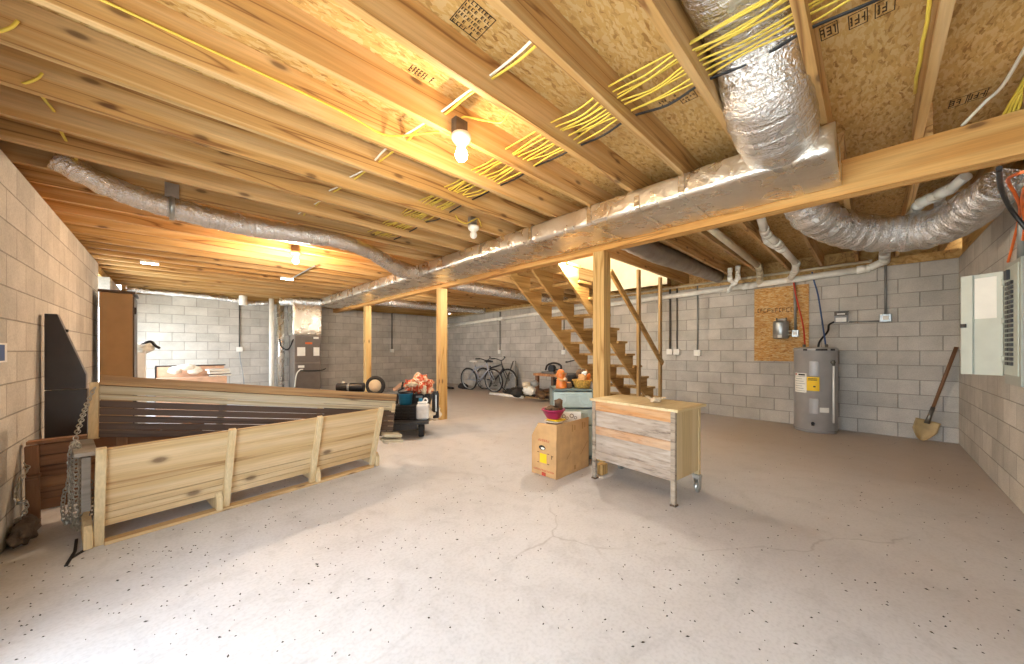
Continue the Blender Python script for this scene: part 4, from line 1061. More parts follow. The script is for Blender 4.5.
MB().cyl((0.03, -0.02, 0.105), (0.03, 0.42, 0.105), 0.012).cyl((0.68, -0.02, 0.105), (0.68, 0.42, 0.105), 0.012).done('axle', 'steel', t)
DK = 0.235
def onw(u, d, z=DK):
    p = at_d(u, 400, d); return V((p.x, p.y, z))
fa = -YAW                              # facing the viewer
t = thing('black_crate', 'black plastic crate on the wagon below the blue bin', 'crate', onw(407.5, 5.1), fa)
m = MB(); hw, hd2_ = 0.155, 0.13
m.box((-hw, -hd2_, 0), (hw, hd2_, 0.02))
for z in (0.03, 0.08, 0.13, 0.175):
    m.box((-hw, -hd2_, z), (hw, -hd2_ + 0.01, z + 0.03)); m.box((-hw, hd2_ - 0.01, z), (hw, hd2_, z + 0.03)); m.box((-hw, -hd2_, z), (-hw + 0.01, hd2_, z + 0.03)); m.box((hw - 0.01, -hd2_, z), (hw, hd2_, z + 0.03))
for x in (-hw + 0.008, -0.05, 0.05, hw - 0.008):
    for y in (-hd2_ + 0.005, hd2_ - 0.005): m.box((x - 0.01, y - 0.005, 0), (x + 0.01, y + 0.005, 0.205))
m.done('basket', 'black', t)
MB().box((-hw + 0.015, -hd2_ + 0.015, 0.02), (hw - 0.015, hd2_ - 0.015, 0.2)).done('contents', 'dark', t, bevel=0.01)
t = thing('blue_bin', 'blue plastic bin with dark lid standing on the black crate', 'bin', onw(405.5, 5.1, 0.441), fa)
MB().lathe([(0, 0), (0.088, 0), (0.1, 0.15), (0.106, 0.15), (0.106, 0.16), (0.095, 0.16), (0, 0.155)], 28).done('body', 'bluep', t)
MB().lathe([(0, 0.156), (0.108, 0.161), (0.108, 0.182), (0, 0.19)], 28).done('lid', 'black', t)
t = thing('white_jug', 'white plastic jug on the wagon next to the black crate', 'jug', onw(423, 5.05), fa)
MB().prism([(-0.085, -0.07), (0.085, -0.07), (0.085, 0.07), (-0.085, 0.07)], 'z', 0, 0.22).done('body', 'wtank', t, bevel=0.025)
MB().prism([(-0.07, -0.05), (0.06, -0.05), (0.06, 0.05), (-0.07, 0.05)], 'z', 0.22, 0.255).done('shoulder', 'wtank', t, bevel=0.015)
MB().cyl((-0.035, 0, 0.25), (-0.035, 0, 0.30), 0.026, 16).done('cap', 'bluep', t)
MB().tube(smooth_path([(0.0, 0, 0.25), (0.02, 0, 0.295), (0.06, 0, 0.285), (0.065, 0, 0.24)], 5), 0.011, 8).done('handle', 'wtank', t)
t = thing('dark_case', 'tall black box standing on the wagon behind the white jug', 'box', onw(421, 5.35), fa)
MB().box((-0.13, -0.1, 0), (0.15, 0.12, 0.33)).done('body', 'black', t, bevel=0.01)
MB().box((-0.05, -0.103, 0.28), (0.05, -0.1, 0.31)).done('latch', 'grey', t)
m = MB().lump(onw(419, 5.35, 0.685), (0.20, 0.15, 0.135), 0.75, 2.6, 4, 6.0)
tag(m.done('orange_bag', 'bagmix'), 'crumpled orange and cream plastic bag heaped on top of the wagon load', 'bag')
m = MB().lump(onw(413, 5.2, 0.72), (0.09, 0.06, 0.035), 0.8, 2.3, 3, 9.0).lump(onw(424, 5.2, 0.64), (0.035, 0.035, 0.07), 0.6, 2.5, 3, 3.0)
tag(m.done('cream_rag', 'cloth'), 'cream rag folded over the orange bag on the wagon', 'rag')
m = MB().lump(onw(433.5, 5.2, 0.31), (0.10, 0.09, 0.15), 0.8, 2.2, 4, 12.0)
for v in m.bm.verts: v.co.z = max(v.co.z, 0.19)
tag(m.done('paper_sack', 'cloth'), 'crumpled cream paper sack hanging off the wagon beside the post', 'sack')
t = thing('thermos', 'black flask with a silver band standing at the back of the wagon against the post', 'flask', onw(435.5, 5.15, DK), fa)
MB().lathe([(0, 0), (0.05, 0), (0.05, 0.35), (0.04, 0.37), (0.04, 0.39), (0, 0.39)], 20).done('body', 'black', t)
MB().box((0.01, -0.054, 0.1), (0.03, -0.045, 0.34)).done('silver_band', 'chain', t)
m = MB().bar(at_d(394, 390, 5.05), at_d(402, 384, 5.05), 0.05, 0.05)
tag(m.done('small_carton', 'pink'), 'small pink carton tilted against the orange bag above the blue bin', 'carton')
m = MB().bar(at_d(398, 391, 5.0), at_d(404, 388, 5.0), 0.04, 0.02).bar(at_d(402, 389, 5.0), at_d(403, 382, 5.0), 0.03, 0.02)
tag(m.done('dark_bracket', 'black'), 'dark folded strap lying on the blue bin lid', 'strap')
# black motor and standing tire on low box behind swings
tp = at_d(362, 388, 5.75)
t = thing('storage_tote', 'dark storage tote standing on the floor behind the porch swings', 'tote', (tp.x, tp.y, 0), -0.1)
MB().prism([(-0.5, 0.0), (0.5, 0.0), (0.53, 0.47), (-0.53, 0.47)], 'y', -0.25, 0.25).done('body', 'dark', t, bevel=0.02)
MB().box((-0.55, -0.27, 0.47), (0.55, 0.27, 0.505)).done('lid', 'black', t, bevel=0.008)
t = thing('black_motor', 'black cylindrical motor lying behind the top of the swings', 'motor', tuple(at_d(352, 384, 5.7).to_2d()) + (0.62,), -0.62)
MB().cyl((-0.23, 0, 0), (0.19, 0, 0), 0.075, 24).done('housing', 'black', t, bevel=0.01)
MB().cyl((-0.06, 0, 0), (-0.03, 0, 0), 0.079, 24).done('band', 'grey', t)
MB().box((-0.18, -0.06, -0.08), (0.13, 0.06, -0.06)).done('foot', 'black', t)
MB().lathe([(0, 0.06), (0.02, 0.06), (0.025, 0.095), (0, 0.10)], 12, (-0.13, 0, 0)).done('cap', 'wcable', t)
t = thing('spare_tyre', 'black tyre on a pale rim standing behind the swings', 'tyre', tuple(at_d(375.5, 384, 5.6).to_2d()) + (0.66,), -0.75)
m = MB(); ring = [(0.125 * math.cos(2 * PI * k / 32), 0, 0.125 * math.sin(2 * PI * k / 32)) for k in range(32)]
m.tube(ring, 0.032, 12, closed=True).done('rubber_ring', 'rubber', t)
MB().lathe([(0, -0.01), (0.05, -0.03), (0.085, -0.015), (0.10, -0.022), (0.10, 0.022), (0.04, 0.03), (0, 0.03)], 24, (0, 0, 0), Matrix.Rotation(PI / 2, 4, 'X')).done('rim', 'cloth', t)

# ================================================================== ROLLING STAND (old wooden cart)
a1, a2 = gp(675, 507.5), gp(592, 478)
fx = V((a2.x - a1.x, a2.y - a1.y, 0)); W = fx.length; fx.normalize()
rz = math.atan2(fx.y, fx.x)
# local x runs from the near right leg to the left leg, local y = left of that (towards the wall is -y)
t = thing('rolling_stand', 'old wooden rolling stand with two weathered grey drawers-like panels and pale top', 'stand', (a1.x, a1.y, 0), rz)
D = 0.455; HT = 0.765
sgn = -1
def Y(v): return sgn * v
def bx_(x0, x1, y0, y1, z0, z1): return MB().box((x0, min(Y(y0), Y(y1)), z0), (x1, max(Y(y0), Y(y1)), z1))
for x in (0.0, W - 0.038):
    bx_(x, x + 0.038, 0.0, 0.035, 0.012, HT - 0.02).done('front_leg', 'oldz', t, bevel=0.005)
    bx_(x - 0.004, x + 0.042, -0.006, 0.05, 0.0, 0.012).done('foot_plate', 'rust', t, bevel=0.002)
for x in (0.0, W - 0.045): bx_(x, x + 0.045, D - 0.035, D, 0.16, HT - 0.02).done('rear_leg', 'ply', t, bevel=0.004)
bx_(0.036, W - 0.036, 0.004, 0.03, 0.655, 0.745).done('top_rail', 'oldorange', t, bevel=0.004)
bx_(0.036, W - 0.036, 0.014, 0.03, 0.505, 0.66).done('front_panel', 'old', t, bevel=0.003)
bx_(0.036, W - 0.036, 0.004, 0.03, 0.43, 0.505).done('middle_rail', 'oldtan', t, bevel=0.004)
bx_(0.036, W - 0.036, 0.014, 0.03, 0.27, 0.435).done('front_panel', 'old', t, bevel=0.003)
bx_(0.036, W - 0.036, 0.004, 0.03, 0.195, 0.272).done('bottom_rail', 'old', t, bevel=0.004)
bx_(0.008, 0.024, 0.03, D - 0.03, 0.195, 0.745).done('side_panel', 'ply', t, bevel=0.002)
bx_(W - 0.024, W - 0.008, 0.03, D - 0.03, 0.195, 0.745).done('side_panel', 'ply', t, bevel=0.002)
bx_(0.03, W - 0.03, 0.03, D - 0.03, 0.2, 0.215).done('floor_panel', 'ply', t)
m = MB(); nx, ny = 24, 6; top_, bot_ = [], []
for i in range(nx + 1):
    r0, r1 = [], []
    for j in range(ny + 1):
        x = -0.03 + (W + 0.045) * i / nx; y = -0.016 + (D + 0.05) * j / ny
        if j == 0: y += 0.006 * noise.noise(V((x * 18, 0, 0)))
        if i == 0: x += 0.005 * noise.noise(V((0, y * 18, 0)))
        r0.append(m.bm.verts.new((x, Y(y), HT))); r1.append(m.bm.verts.new((x, Y(y), HT - 0.02)))
    top_.append(r0); bot_.append(r1)
for i in range(nx):
    for j in range(ny):
        m.bm.faces.new((top_[i][j], top_[i + 1][j], top_[i + 1][j + 1], top_[i][j + 1])); m.bm.faces.new((bot_[i][j], bot_[i][j + 1], bot_[i + 1][j + 1], bot_[i + 1][j]))
for i in range(nx):
    for j in (0, ny): m.bm.faces.new((top_[i][j], top_[i + 1][j], bot_[i + 1][j], bot_[i][j]))
for j in range(ny):
    for i in (0, nx): m.bm.faces.new((top_[i][j], top_[i][j + 1], bot_[i][j + 1], bot_[i][j]))
m.done('top_board', 'plyt', t)
for x in (0.022, W - 0.022):
    c = MB(); yy = Y(D - 0.02)
    c.box((x - 0.03, yy - 0.03, 0.125), (x + 0.03, yy + 0.03, 0.16)).box((x - 0.024, yy - 0.03, 0.05), (x - 0.018, yy + 0.02, 0.13)).box((x + 0.018, yy - 0.03, 0.05), (x + 0.024, yy + 0.02, 0.13))
    c = c.done('caster', 'chain', t, bevel=0.002)
    MB().lathe([(0, -0.016), (0.03, -0.016), (0.048, -0.012), (0.05, 0), (0.048, 0.012), (0.03, 0.016), (0, 0.016)], 20, (x, yy - 0.01, 0.05), Matrix.Rotation(PI / 2, 4, 'Y')).done('caster_wheel', 'chain', c)
Ws = Matrix.Translation((a1.x, a1.y, 0)) @ Matrix.Rotation(rz, 4, 'Z')
# small crumpled wrapper on the stand
m = MB(); bp = Ws @ V((W * 0.36, Y(0.24), HT))
m.lump(bp + V((0, 0, 0.022)), (0.055, 0.04, 0.024), 0.6, 2.0, 3, 1.0)
m.bar(bp + V((-0.02, 0.03, 0.03)), bp + V((0.03, 0.10, 0.045)), 0.03, 0.006).bar(bp + V((0.0, -0.02, 0.03)), bp + V((0.06, -0.05, 0.045)), 0.04, 0.006)
for v in m.bm.verts: v.co.z = max(v.co.z, HT + 0.001)
tag(m.done('crumpled_wrapper', 'cloth'), 'small crumpled cream wrapper on top of the rolling stand', 'wrapper')
tag(MB().box((3.02, 1.84, 0.0), (3.12, 1.92, 0.10)).done('wood_block', 'post', bevel=0.004), 'small wood block on the floor behind the rolling stand', 'block')

# ================================================================== CARDBOARD BOX
cf, cl, cr = gp(556.5, 480), gp(530.5, 472.5), gp(588.8, 466)
ex_ = V((cr.x - cf.x, cr.y - cf.y, 0)); LB = ex_.length; ang = math.atan2(ex_.y, ex_.x)
WB = (cl - cf).length
t = thing('cardboard_box', 'open cardboard box with red print on the floor beside the post', 'box', (cf.x, cf.y, 0), ang)
HB = 0.375
m = MB()
th = 0.005
m.box((0, 0, 0), (LB, WB, th)); m.box((0, 0, 0), (th, WB, HB)); m.box((LB - th, 0, 0), (LB, WB, HB)); m.box((0, 0, 0), (LB, th, HB)); m.box((0, WB - th, 0), (LB, WB, HB))
m.done('body', 'card', t)
MB().box((0.005, -0.001, HB), (LB - 0.005, 0.004, HB + 0.145)).done('side_flap', 'card', t)
MB().prism([(0.0, HB), (WB, HB), (WB - 0.085, HB + 0.135), (0.0, HB + 0.145)], 'x', 0.0, 0.005).done('end_flap', 'card', t)
# print: two lines of red lettering, oval hand hole, yellow sticker, red foot band
def letters(x, y0, y1, z, h, n, mat, par, seed):
    rng = random.Random(seed); m = MB(); w = (y1 - y0) / n
    for i in range(n):
        a = y0 + i * w; b = a + w * 0.72
        m.box((x - 0.0008, a, z), (x, a + w * 0.16, z + h))
        for q in rng.sample((0, 0.42, 0.84), rng.randint(1, 3)): m.box((x - 0.0008, a, z + h * q), (x, b, z + h * (q + 0.16)))
        if rng.random() < 0.5: m.box((x - 0.0008, b - w * 0.16, z), (x, b, z + h * rng.choice((0.5, 1.0))))
    return m.done('red_lettering', mat, par)
letters(-0.0003, 0.09, 0.235, 0.335, 0.022, 6, 'redink', t, 2)
letters(-0.0003, 0.03, 0.29, 0.045, 0.016, 13, 'redink', t, 4)
MB().box((-0.001, 0.13, 0.0), (0, 0.18, 0.035)).done('red_mark', 'redink', t)
MB().lathe([(0.0, 0), (1, 0)], 24, (-0.001, 0.175, 0.272), Matrix.Rotation(-PI / 2, 4, 'Y') @ Matrix.Diagonal((0.024, 0.042, 1, 1))).done('hand_hole', 'ink', t)
MB().lathe([(0.0, 0), (1, 0)], 16, (-0.0015, 0.168, 0.266), Matrix.Rotation(-PI / 2, 4, 'Y') @ Matrix.Diagonal((0.011, 0.024, 1, 1))).done('hole_contents', 'paper', t)
s = MB().box((-0.001, 0.12, 0.125), (0, 0.205, 0.215)).done('yellow_sticker', 'label_y', t)
m = MB()
for (yy, zz_) in ((0.10, 0.12), (0.225, 0.12), (0.10, 0.22), (0.225, 0.22)): m.box((-0.001, yy - 0.012, zz_), (0, yy + 0.012, zz_ + 0.006))
m.box((-0.001, 0.055, 0.18), (0, 0.062, 0.215)).box((-0.001, 0.04, 0.205), (0, 0.062, 0.212)); m.done('ink_marks', 'stamp', t)
m = MB()
for x0 in (0.16, 0.40):
    m.bar((x0, -0.0006, 0.16), (x0 + 0.13, -0.0006, 0.27), 0.001, 0.014, (0, 1, 0)) if False else m.prism([(x0, 0.16), (x0 + 0.012, 0.16), (x0 + 0.14, 0.27), (x0 + 0.128, 0.27)], 'y', -0.0012, 0.0)
m.box((0.24, -0.0012, 0.03), (0.32, 0, 0.07))
for x0 in (0.25, 0.43): m.box((x0, -0.0022, HB + 0.04), (x0 + 0.02, -0.001, HB + 0.11)); m.box((x0 + 0.04, -0.0022, HB + 0.05), (x0 + 0.06, -0.001, HB + 0.1))
m.done('side_print', 'cardd', t)
MB().box((LB * 0.42, -0.0015, 0.0), (LB * 0.42 + 0.05, 0.0, HB)).done('packing_tape', 'card', t)
Wb = Matrix.Translation((cf.x, cf.y, 0)) @ Matrix.Rotation(ang, 4, 'Z')
# white printed carton standing in the box
o = thing('white_carton', 'white carton with brown line figures standing in the cardboard box', 'carton', Wb @ V((0.31, 0.265, 0.006)), -YAW)
MB().box((0, 0, 0), (0.285, 0.028, 0.565)).done('sleeve', 'paper', o, bevel=0.003)
for x, z, r in ((0.10, 0.52, 0.020), (0.135, 0.50, 0.016), (0.185, 0.525, 0.022), (0.225, 0.505, 0.016), (0.07, 0.49, 0.008)):
    MB().lathe([(r * 0.7, 0), (r, 0)], 18, (x, -0.0008, z), Matrix.Rotation(PI / 2, 4, 'X')).done('printed_figure', 'bark', o)
# bowls stacked at the box mouth
bwl = Wb @ V((0.125, 0.125, 0))
t = thing('inner_carton', 'plain carton packed inside the cardboard box under the stacked bowls', 'carton', Wb @ V((0.125, 0.155, 0.006)), ang)
MB().box((-0.10, -0.13, 0.0), (0.10, 0.055, 0.46)).done('body', 'cardd', t, bevel=0.003)
MB().box((-0.10, -0.05, 0.4605), (0.10, -0.01, 0.4625)).done('tape_strip', 'card', t)
t = thing('clear_dish', 'pale shallow dish on the box rim under the magenta bowl', 'dish', (bwl.x, bwl.y, 0.47))
MB().lathe([(0, 0), (0.06, 0), (0.085, 0.05), (0.095, 0.05), (0.095, 0.06), (0.082, 0.06), (0.055, 0.01), (0, 0.01)], 28).done('bowl', 'cloth', t)
MB().box((-0.05, -0.085, 0.061), (0.08, 0.06, 0.075)).done('yellow_packet', 'label_y', t, bevel=0.004)
t = thing('magenta_bowl', 'magenta bowl stacked above the cardboard box, holding brown bits', 'bowl', (bwl.x, bwl.y + 0.01, 0.548))
MB().lathe([(0, 0), (0.06, 0), (0.07, 0.01), (0.112, 0.085), (0.118, 0.085), (0.118, 0.095), (0.108, 0.095), (0.065, 0.02), (0, 0.02)], 30).done('bowl', 'magenta', t)
m = MB(); rng = random.Random(8)
for i in range(9): m.lump((rng.uniform(-0.055, 0.06), rng.uniform(-0.055, 0.055), 0.085 + rng.uniform(0, 0.03)), (0.04, 0.03, 0.025), 0.6, 2, 2, i)
m.lump((0.03, -0.04, 0.15), (0.045, 0.04, 0.045), 0.5, 2, 2, 3.0); m.done('brown_contents', 'bark', t)

# ================================================================== PLASTIC DRAWER TOWER
dpos = at_d(573, 389, 3.95)
t = thing('drawer_tower', 'frosted pale green drawer tower behind the cardboard box', 'drawer unit', (dpos.x, dpos.y, 0), -YAW - 0.02)
wd, hd_ = 0.23, dpos.z
m = MB().box((-wd, 0, hd_ - 0.02), (wd, 0.38, hd_))
for x in (-wd, wd - 0.015): m.box((x, 0, 0), (x + 0.015, 0.38, hd_))
m.box((-wd, 0, 0), (wd, 0.38, 0.03)).box((-wd, 0.37, 0), (wd, 0.38, hd_)); 
m.done('frame', 'drawerd', t, bevel=0.003)
for z0, z1 in ((0.58, hd_ - 0.025), (0.39, 0.57), (0.04, 0.38)):
    z1 = min(z1, hd_ - 0.025)
    d = MB().box((-wd + 0.012, -0.012, z0), (wd - 0.012, 0.35, z1 - 0.008)).done('drawer', 'drawer', t, bevel=0.01)
    MB().box((-0.09, -0.03, z1 - 0.055), (0.09, -0.01, z1 - 0.035)).done('handle', 'drawer', d, bevel=0.004)
    for x in (-0.13, 0.13): MB().lathe([(0.04, 0), (0.052, 0.006), (0.064, 0)], 20, (x, -0.0125, (z0 + z1) / 2), Matrix.Rotation(PI / 2, 4, 'X')).done('moulded_ring', 'drawer', d)
Wd = Matrix.Translation((dpos.x, dpos.y, 0)) @ Matrix.Rotation(-YAW - 0.02, 4, 'Z')
# ceramic figure
p = Wd @ V((-0.12, 0.10, hd_))
t = thing('orange_figurine', 'orange ceramic robed figurine standing on the drawer tower', 'figurine', p, 0.6 - YAW)
MB().lathe([(0, 0), (0.062, 0), (0.064, 0.015), (0.056, 0.08), (0.045, 0.12), (0.03, 0.135), (0, 0.14)], 24).done('robe', 'figure', t)
MB().lump((0, -0.005, 0.165), (0.034, 0.032, 0.038), 0, sub=3).done('head', 'toy', t)
MB().lathe([(0.046, 0.12), (0.05, 0.16), (0.042, 0.195), (0.02, 0.215), (0, 0.218)], 20, (0, 0.012, 0)).done('hood', 'figure', t)
MB().tube(smooth_path([(-0.042, 0.0, 0.115), (-0.04, -0.04, 0.095), (0.0, -0.055, 0.10), (0.04, -0.04, 0.095), (0.042, 0.0, 0.115)], 5), 0.014, 8).done('arms', 'toy', t)
MB().lump((0, -0.058, 0.105), (0.018, 0.015, 0.02), 0, sub=2).done('bundle', 'cloth', t)
p = Wd @ V((-0.03, 0.10, hd_))
t = thing('small_jar', 'small round jar between the figurine and the basket', 'jar', p)
MB().lathe([(0, 0), (0.03, 0), (0.038, 0.03), (0.03, 0.055), (0.02, 0.06), (0, 0.062)], 18).done('body', 'bark', t)
MB().lathe([(0, 0.061), (0.023, 0.062), (0.023, 0.07), (0, 0.072)], 16).done('lid', 'toy', t)
# basket with soft toys
p = Wd @ V((0.125, 0.13, hd_))
t = thing('wicker_basket', 'yellow wicker basket of knick-knacks on the drawer tower against the post', 'basket', p)
MB().lathe([(0, 0), (0.085, 0), (0.105, 0.08), (0.11, 0.085), (0.105, 0.09), (0.095, 0.085), (0.08, 0.01), (0, 0.01)], 28).done('bowl', 'wicker', t)
ring = [(0.107 * math.cos(2 * PI * k / 28), 0.107 * math.sin(2 * PI * k / 28), 0.088) for k in range(28)]
MB().tube(ring, 0.009, 6, closed=True).done('rim', 'wicker', t)
rng = random.Random(4)
for i, (dx, dy, dz, r, mt, lb) in enumerate(((-0.05, -0.04, 0.12, 0.05, 'toy', 'tan plush lump at the front of the wicker basket'), (0.05, -0.03, 0.12, 0.045, 'figure', 'orange ornament in the wicker basket beside the tan plush'), (0.0, 0.02, 0.165, 0.055, 'bark', 'brown plush on top of the wicker basket'), (-0.03, -0.05, 0.165, 0.032, 'paper', 'cream ornament on top of the tan plush in the basket'), (0.07, 0.02, 0.17, 0.04, 'toy', 'tan ornament at the post side of the basket'))):
    m = MB().lump(p + V((dx, dy, dz)), (r, r * 0.9, r * 0.9), 0.4, 2.5, 3, i * 2.1).lump(p + V((dx + r * 0.5, dy - r * 0.4, dz + r * 0.6)), r * 0.45, 0.2, 2, 2, i)
    tag(m.done('knick_knack', mt), lb, 'ornament', 'knick-knacks in the wicker basket')
p = Wd @ V((0.03, 0.28, hd_))
t = thing('dark_pot', 'dark pot behind the figurine on the drawer tower', 'pot', p)
MB().lathe([(0, 0), (0.05, 0), (0.07, 0.12), (0.06, 0.16), (0.052, 0.16), (0.05, 0.12), (0, 0.11)], 20).done('body', 'dark', t)

# ================================================================== BACK-WALL JUNK: bicycles, bench, planks
def bicycle(name, loc, rz, tilt, paint, label, seat_mat):
    t = thing(name, label, 'bicycle', loc, group='bicycles against the back wall', rot=(tilt, 0, rz))
    Rw = 0.33; wb_ = 1.02
    for x in (0, wb_):
        ring = [(x + Rw * math.cos(2 * PI * k / 36), 0, Rw + Rw * math.sin(2 * PI * k / 36)) for k in range(36)]
        w = MB().tube(ring, 0.026, 8, closed=True).done('tyre', 'rubber', t)
        ring = [(x + (Rw - 0.03) * math.cos(2 * PI * k / 36), 0, Rw + (Rw - 0.03) * math.sin(2 * PI * k / 36)) for k in range(36)]
        m = MB().tube(ring, 0.016, 6, closed=True)
        for k in range(16):
            a = 2 * PI * k / 16; m.tube([(x, 0.015 * (-1) ** k, Rw), (x + (Rw - 0.03) * math.cos(a), 0, Rw + (Rw - 0.03) * math.sin(a))], 0.0022, 4)
        m.cyl((x, -0.04, Rw), (x, 0.04, Rw), 0.02, 10)
        m.done('spoked_rim', 'chain', w)
    bb = V((0.44, 0, 0.28)); st_ = V((0.30, 0, 0.74)); hd1 = V((0.80, 0, 0.80)); hd2 = V((0.84, 0, 0.66)); rr = V((0, 0, Rw)); fr_ = V((wb_, 0, Rw))
    m = MB(); 
    m.tube([bb, st_], 0.024, 8).tube([st_ + V((0.01, 0, -0.06)), hd1], 0.024, 8).tube([bb, hd2], 0.028, 8).tube([hd1 + V((-0.02, 0, 0.05)), hd2], 0.021, 8)
    for y in (-0.04, 0.04): m.tube([rr + V((0, y, 0)), bb + V((0, y * 0.5, 0))], 0.010, 6).tube([rr + V((0, y, 0)), st_ + V((0, y * 0.4, -0.05))], 0.009, 6)
    m.done('frame', paint, t)
    m = MB()
    for y in (-0.05, 0.05): m.tube([hd2 + V((0, y * 0.8, 0)), hd2.lerp(fr_, 0.5) + V((0, y, 0)), fr_ + V((0, y, 0))], 0.012, 8)
    m.cyl(hd2 + V((0, -0.05, 0)), hd2 + V((0, 0.05, 0)), 0.02, 8); m.done('fork', paint, t)
    m = MB().tube([hd1, hd1 + V((-0.03, 0, 0.12))], 0.014, 8)
    m.tube(smooth_path([hd1 + V((-0.16, -0.30, 0.20)), hd1 + V((-0.05, -0.2, 0.19)), hd1 + V((-0.01, -0.05, 0.13)), hd1 + V((-0.01, 0.05, 0.13)), hd1 + V((-0.05, 0.2, 0.19)), hd1 + V((-0.16, 0.30, 0.20))], 6), 0.012, 8)
    hb = m.done('handlebar', 'black', t)
    for y in (-1, 1): MB().tube([hd1 + V((-0.07, 0.23 * y, 0.195)), hd1 + V((-0.17, 0.305 * y, 0.20))], 0.018, 8).done('grip', 'rubber', hb)
    MB().tube([st_, st_ + V((-0.03, 0, 0.12))], 0.013, 8).done('seat_post', 'chain', t)
    m = MB().tube([st_ + V((-0.16, 0, 0.15)), st_ + V((-0.08, 0, 0.155)), st_ + V((0.02, 0, 0.145)), st_ + V((0.12, 0, 0.14))], [(0.08, 0.03), (0.08, 0.04), (0.045, 0.03), (0.02, 0.02)], 12); m.done('saddle', seat_mat, t)
    m = MB().lathe([(0.07, -0.004), (0.09, -0.004), (0.09, 0.004), (0.07, 0.004)], 24, bb + V((0, -0.05, 0)), Matrix.Rotation(PI / 2, 4, 'X'))
    m.tube([bb + V((0, -0.06, 0)), bb + V((0.12, -0.06, -0.11))], 0.01, 6).tube([bb + V((0, 0.06, 0)), bb + V((-0.12, 0.06, 0.11))], 0.01, 6).cyl(bb + V((0, -0.06, 0)), bb + V((0, 0.06, 0)), 0.02, 8)
    m.box(tuple(bb + V((0.08, -0.15, -0.13))), tuple(bb + V((0.17, -0.06, -0.105)))).box(tuple(bb + V((-0.17, 0.06, 0.1))), tuple(bb + V((-0.08, 0.15, 0.125)))); m.done('crankset', 'steel', t)
    return t
b1, b2 = gp(469.5, 389.5), gp(490, 391.5)
ang = math.atan2(b2.y - b1.y, b2.x - b1.x)
bicycle('bicycle', (b1.x, b1.y, 0), ang, 0.08, 'bikep', 'silver-blue bicycle with a white saddle, front one by the back wall', 'white')
bicycle('bicycle', (b1.x + 0.42, b1.y - 0.22, 0), ang - 0.04, 0.08, 'bikeb', 'dark bicycle leaning behind the silver-blue one', 'black')
# grey folded cloth cone by the bikes
p = on_x(510, 388, 7.05)
m = MB()
t = thing('folding_chairs', 'dull grey folded chair leaning on the wall right of the bicycles', 'chair', (7.1, p.y, 0), 0.2)
MB().bar((-0.12, -0.25, 0.0), (0.15, -0.05, 0.9), 0.025, 0.025).bar((-0.12, 0.22, 0.0), (0.15, 0.03, 0.9), 0.025, 0.025).bar((0.05, -0.14, 0.55), (0.05, 0.14, 0.55), 0.02, 0.02).done('frame', 'steel', t)
m = MB().prism([(-0.2, 0.05), (0.2, 0.05), (0.03, 0.8), (-0.04, 0.8)], 'x', 0.02, 0.04); m.move(Matrix.Rotation(0.25, 4, 'Y')); m.done('canvas', 'grey', t)
# dark tarp / boards along the wall and pale tubes on the floor
m = MB().lump((6.9, 6.35, 0.06), (0.35, 1.0, 0.14), 0.35, 2.5, 4, 3.3)
for v in m.bm.verts: v.co.z = max(0.0, v.co.z); v.co.x = min(7.38, v.co.x)
tag(m.done('dark_tarp', 'dark'), 'low heap of dark tarp along the back wall beside the bicycles', 'tarp')
a, b = gp(490, 393.3, 0.03), gp(523, 397.3, 0.03)
tag(MB().cyl(a, b, 0.035, 12).done('floor_pipe', 'pvc'), 'pale plastic pipe lying on the floor before the bicycles', 'pipe')
a, b = gp(526, 397, 0.02), gp(552, 400, 0.02)
tag(MB().bar(a, b, 0.08, 0.03).done('floor_plank', 'swing', bevel=0.003), 'pale plank lying on the floor in front of the workbench', 'plank')
a, b = gp(447, 380.5, 0.05), gp(468, 383, 0.05)
tag(MB().bar(a, b, 0.12, 0.06).done('floor_plank', 'swing_brown', bevel=0.003), 'brown plank lying left of the bicycles near the far corner', 'plank')
a, b = gp(449, 376, 0.05), gp(466, 381, 0.10)
tag(MB().bar(a, b, 0.3, 0.04).done('floor_plank', 'swing_grey', bevel=0.003), 'pale wide board in the far corner behind the brown plank', 'plank')
p = gp(463, 388.5)
m = MB().lump((p.x, p.y, 0.07), (0.12, 0.2, 0.10), 0.5, 2.2, 3, 8.8)
for v in m.bm.verts: v.co.z = max(0.0, v.co.z)
tag(m.done('dark_bag', 'dark'), 'small dark bag on the floor left of the bicycles', 'bag')
p = gp(448, 388.8)
m = MB().lump((p.x, p.y, 0.03), (0.15, 0.25, 0.04), 0.4, 2.2, 3, 5.8)
for v in m.bm.verts: v.co.z = max(0.0, v.co.z)
tag(m.done('dark_mat', 'dark'), 'flat dark rag on the floor beside the second post', 'rag')
rng = random.Random(12)
for i, (u, v, s, mt, lb) in enumerate(((517, 393, 0.11, 'dark', 'dark lumpy bundle at the left of the heap beside the workbench'), (526, 384.5, 0.075, 'cloth', 'small white bundle on top of the heap beside the workbench'), (529, 390.5, 0.12, 'paper', 'white lumpy bundle low in the heap beside the workbench'), (534.5, 383.5, 0.08, 'grey', 'grey-green bundle nearest the workbench leg'), (542, 395, 0.10, 'bark', 'brown lump on the floor under the workbench'), (551, 396, 0.09, 'rust', 'rusty lump on the floor under the right end of the workbench'))):
    p = at_d(u, v, 8.3); p.z = max(p.z, s * 0.7)
    m = MB().lump(p, (s * 1.1, s * 1.4, s * 0.9), 0.5, 2.4, 3, i * 3.1)
    for q in m.bm.verts: q.co.z = max(0.0, q.co.z)
    tag(m.done('junk_bundle', mt), lb, 'bundle', 'bundles heaped by the workbench')
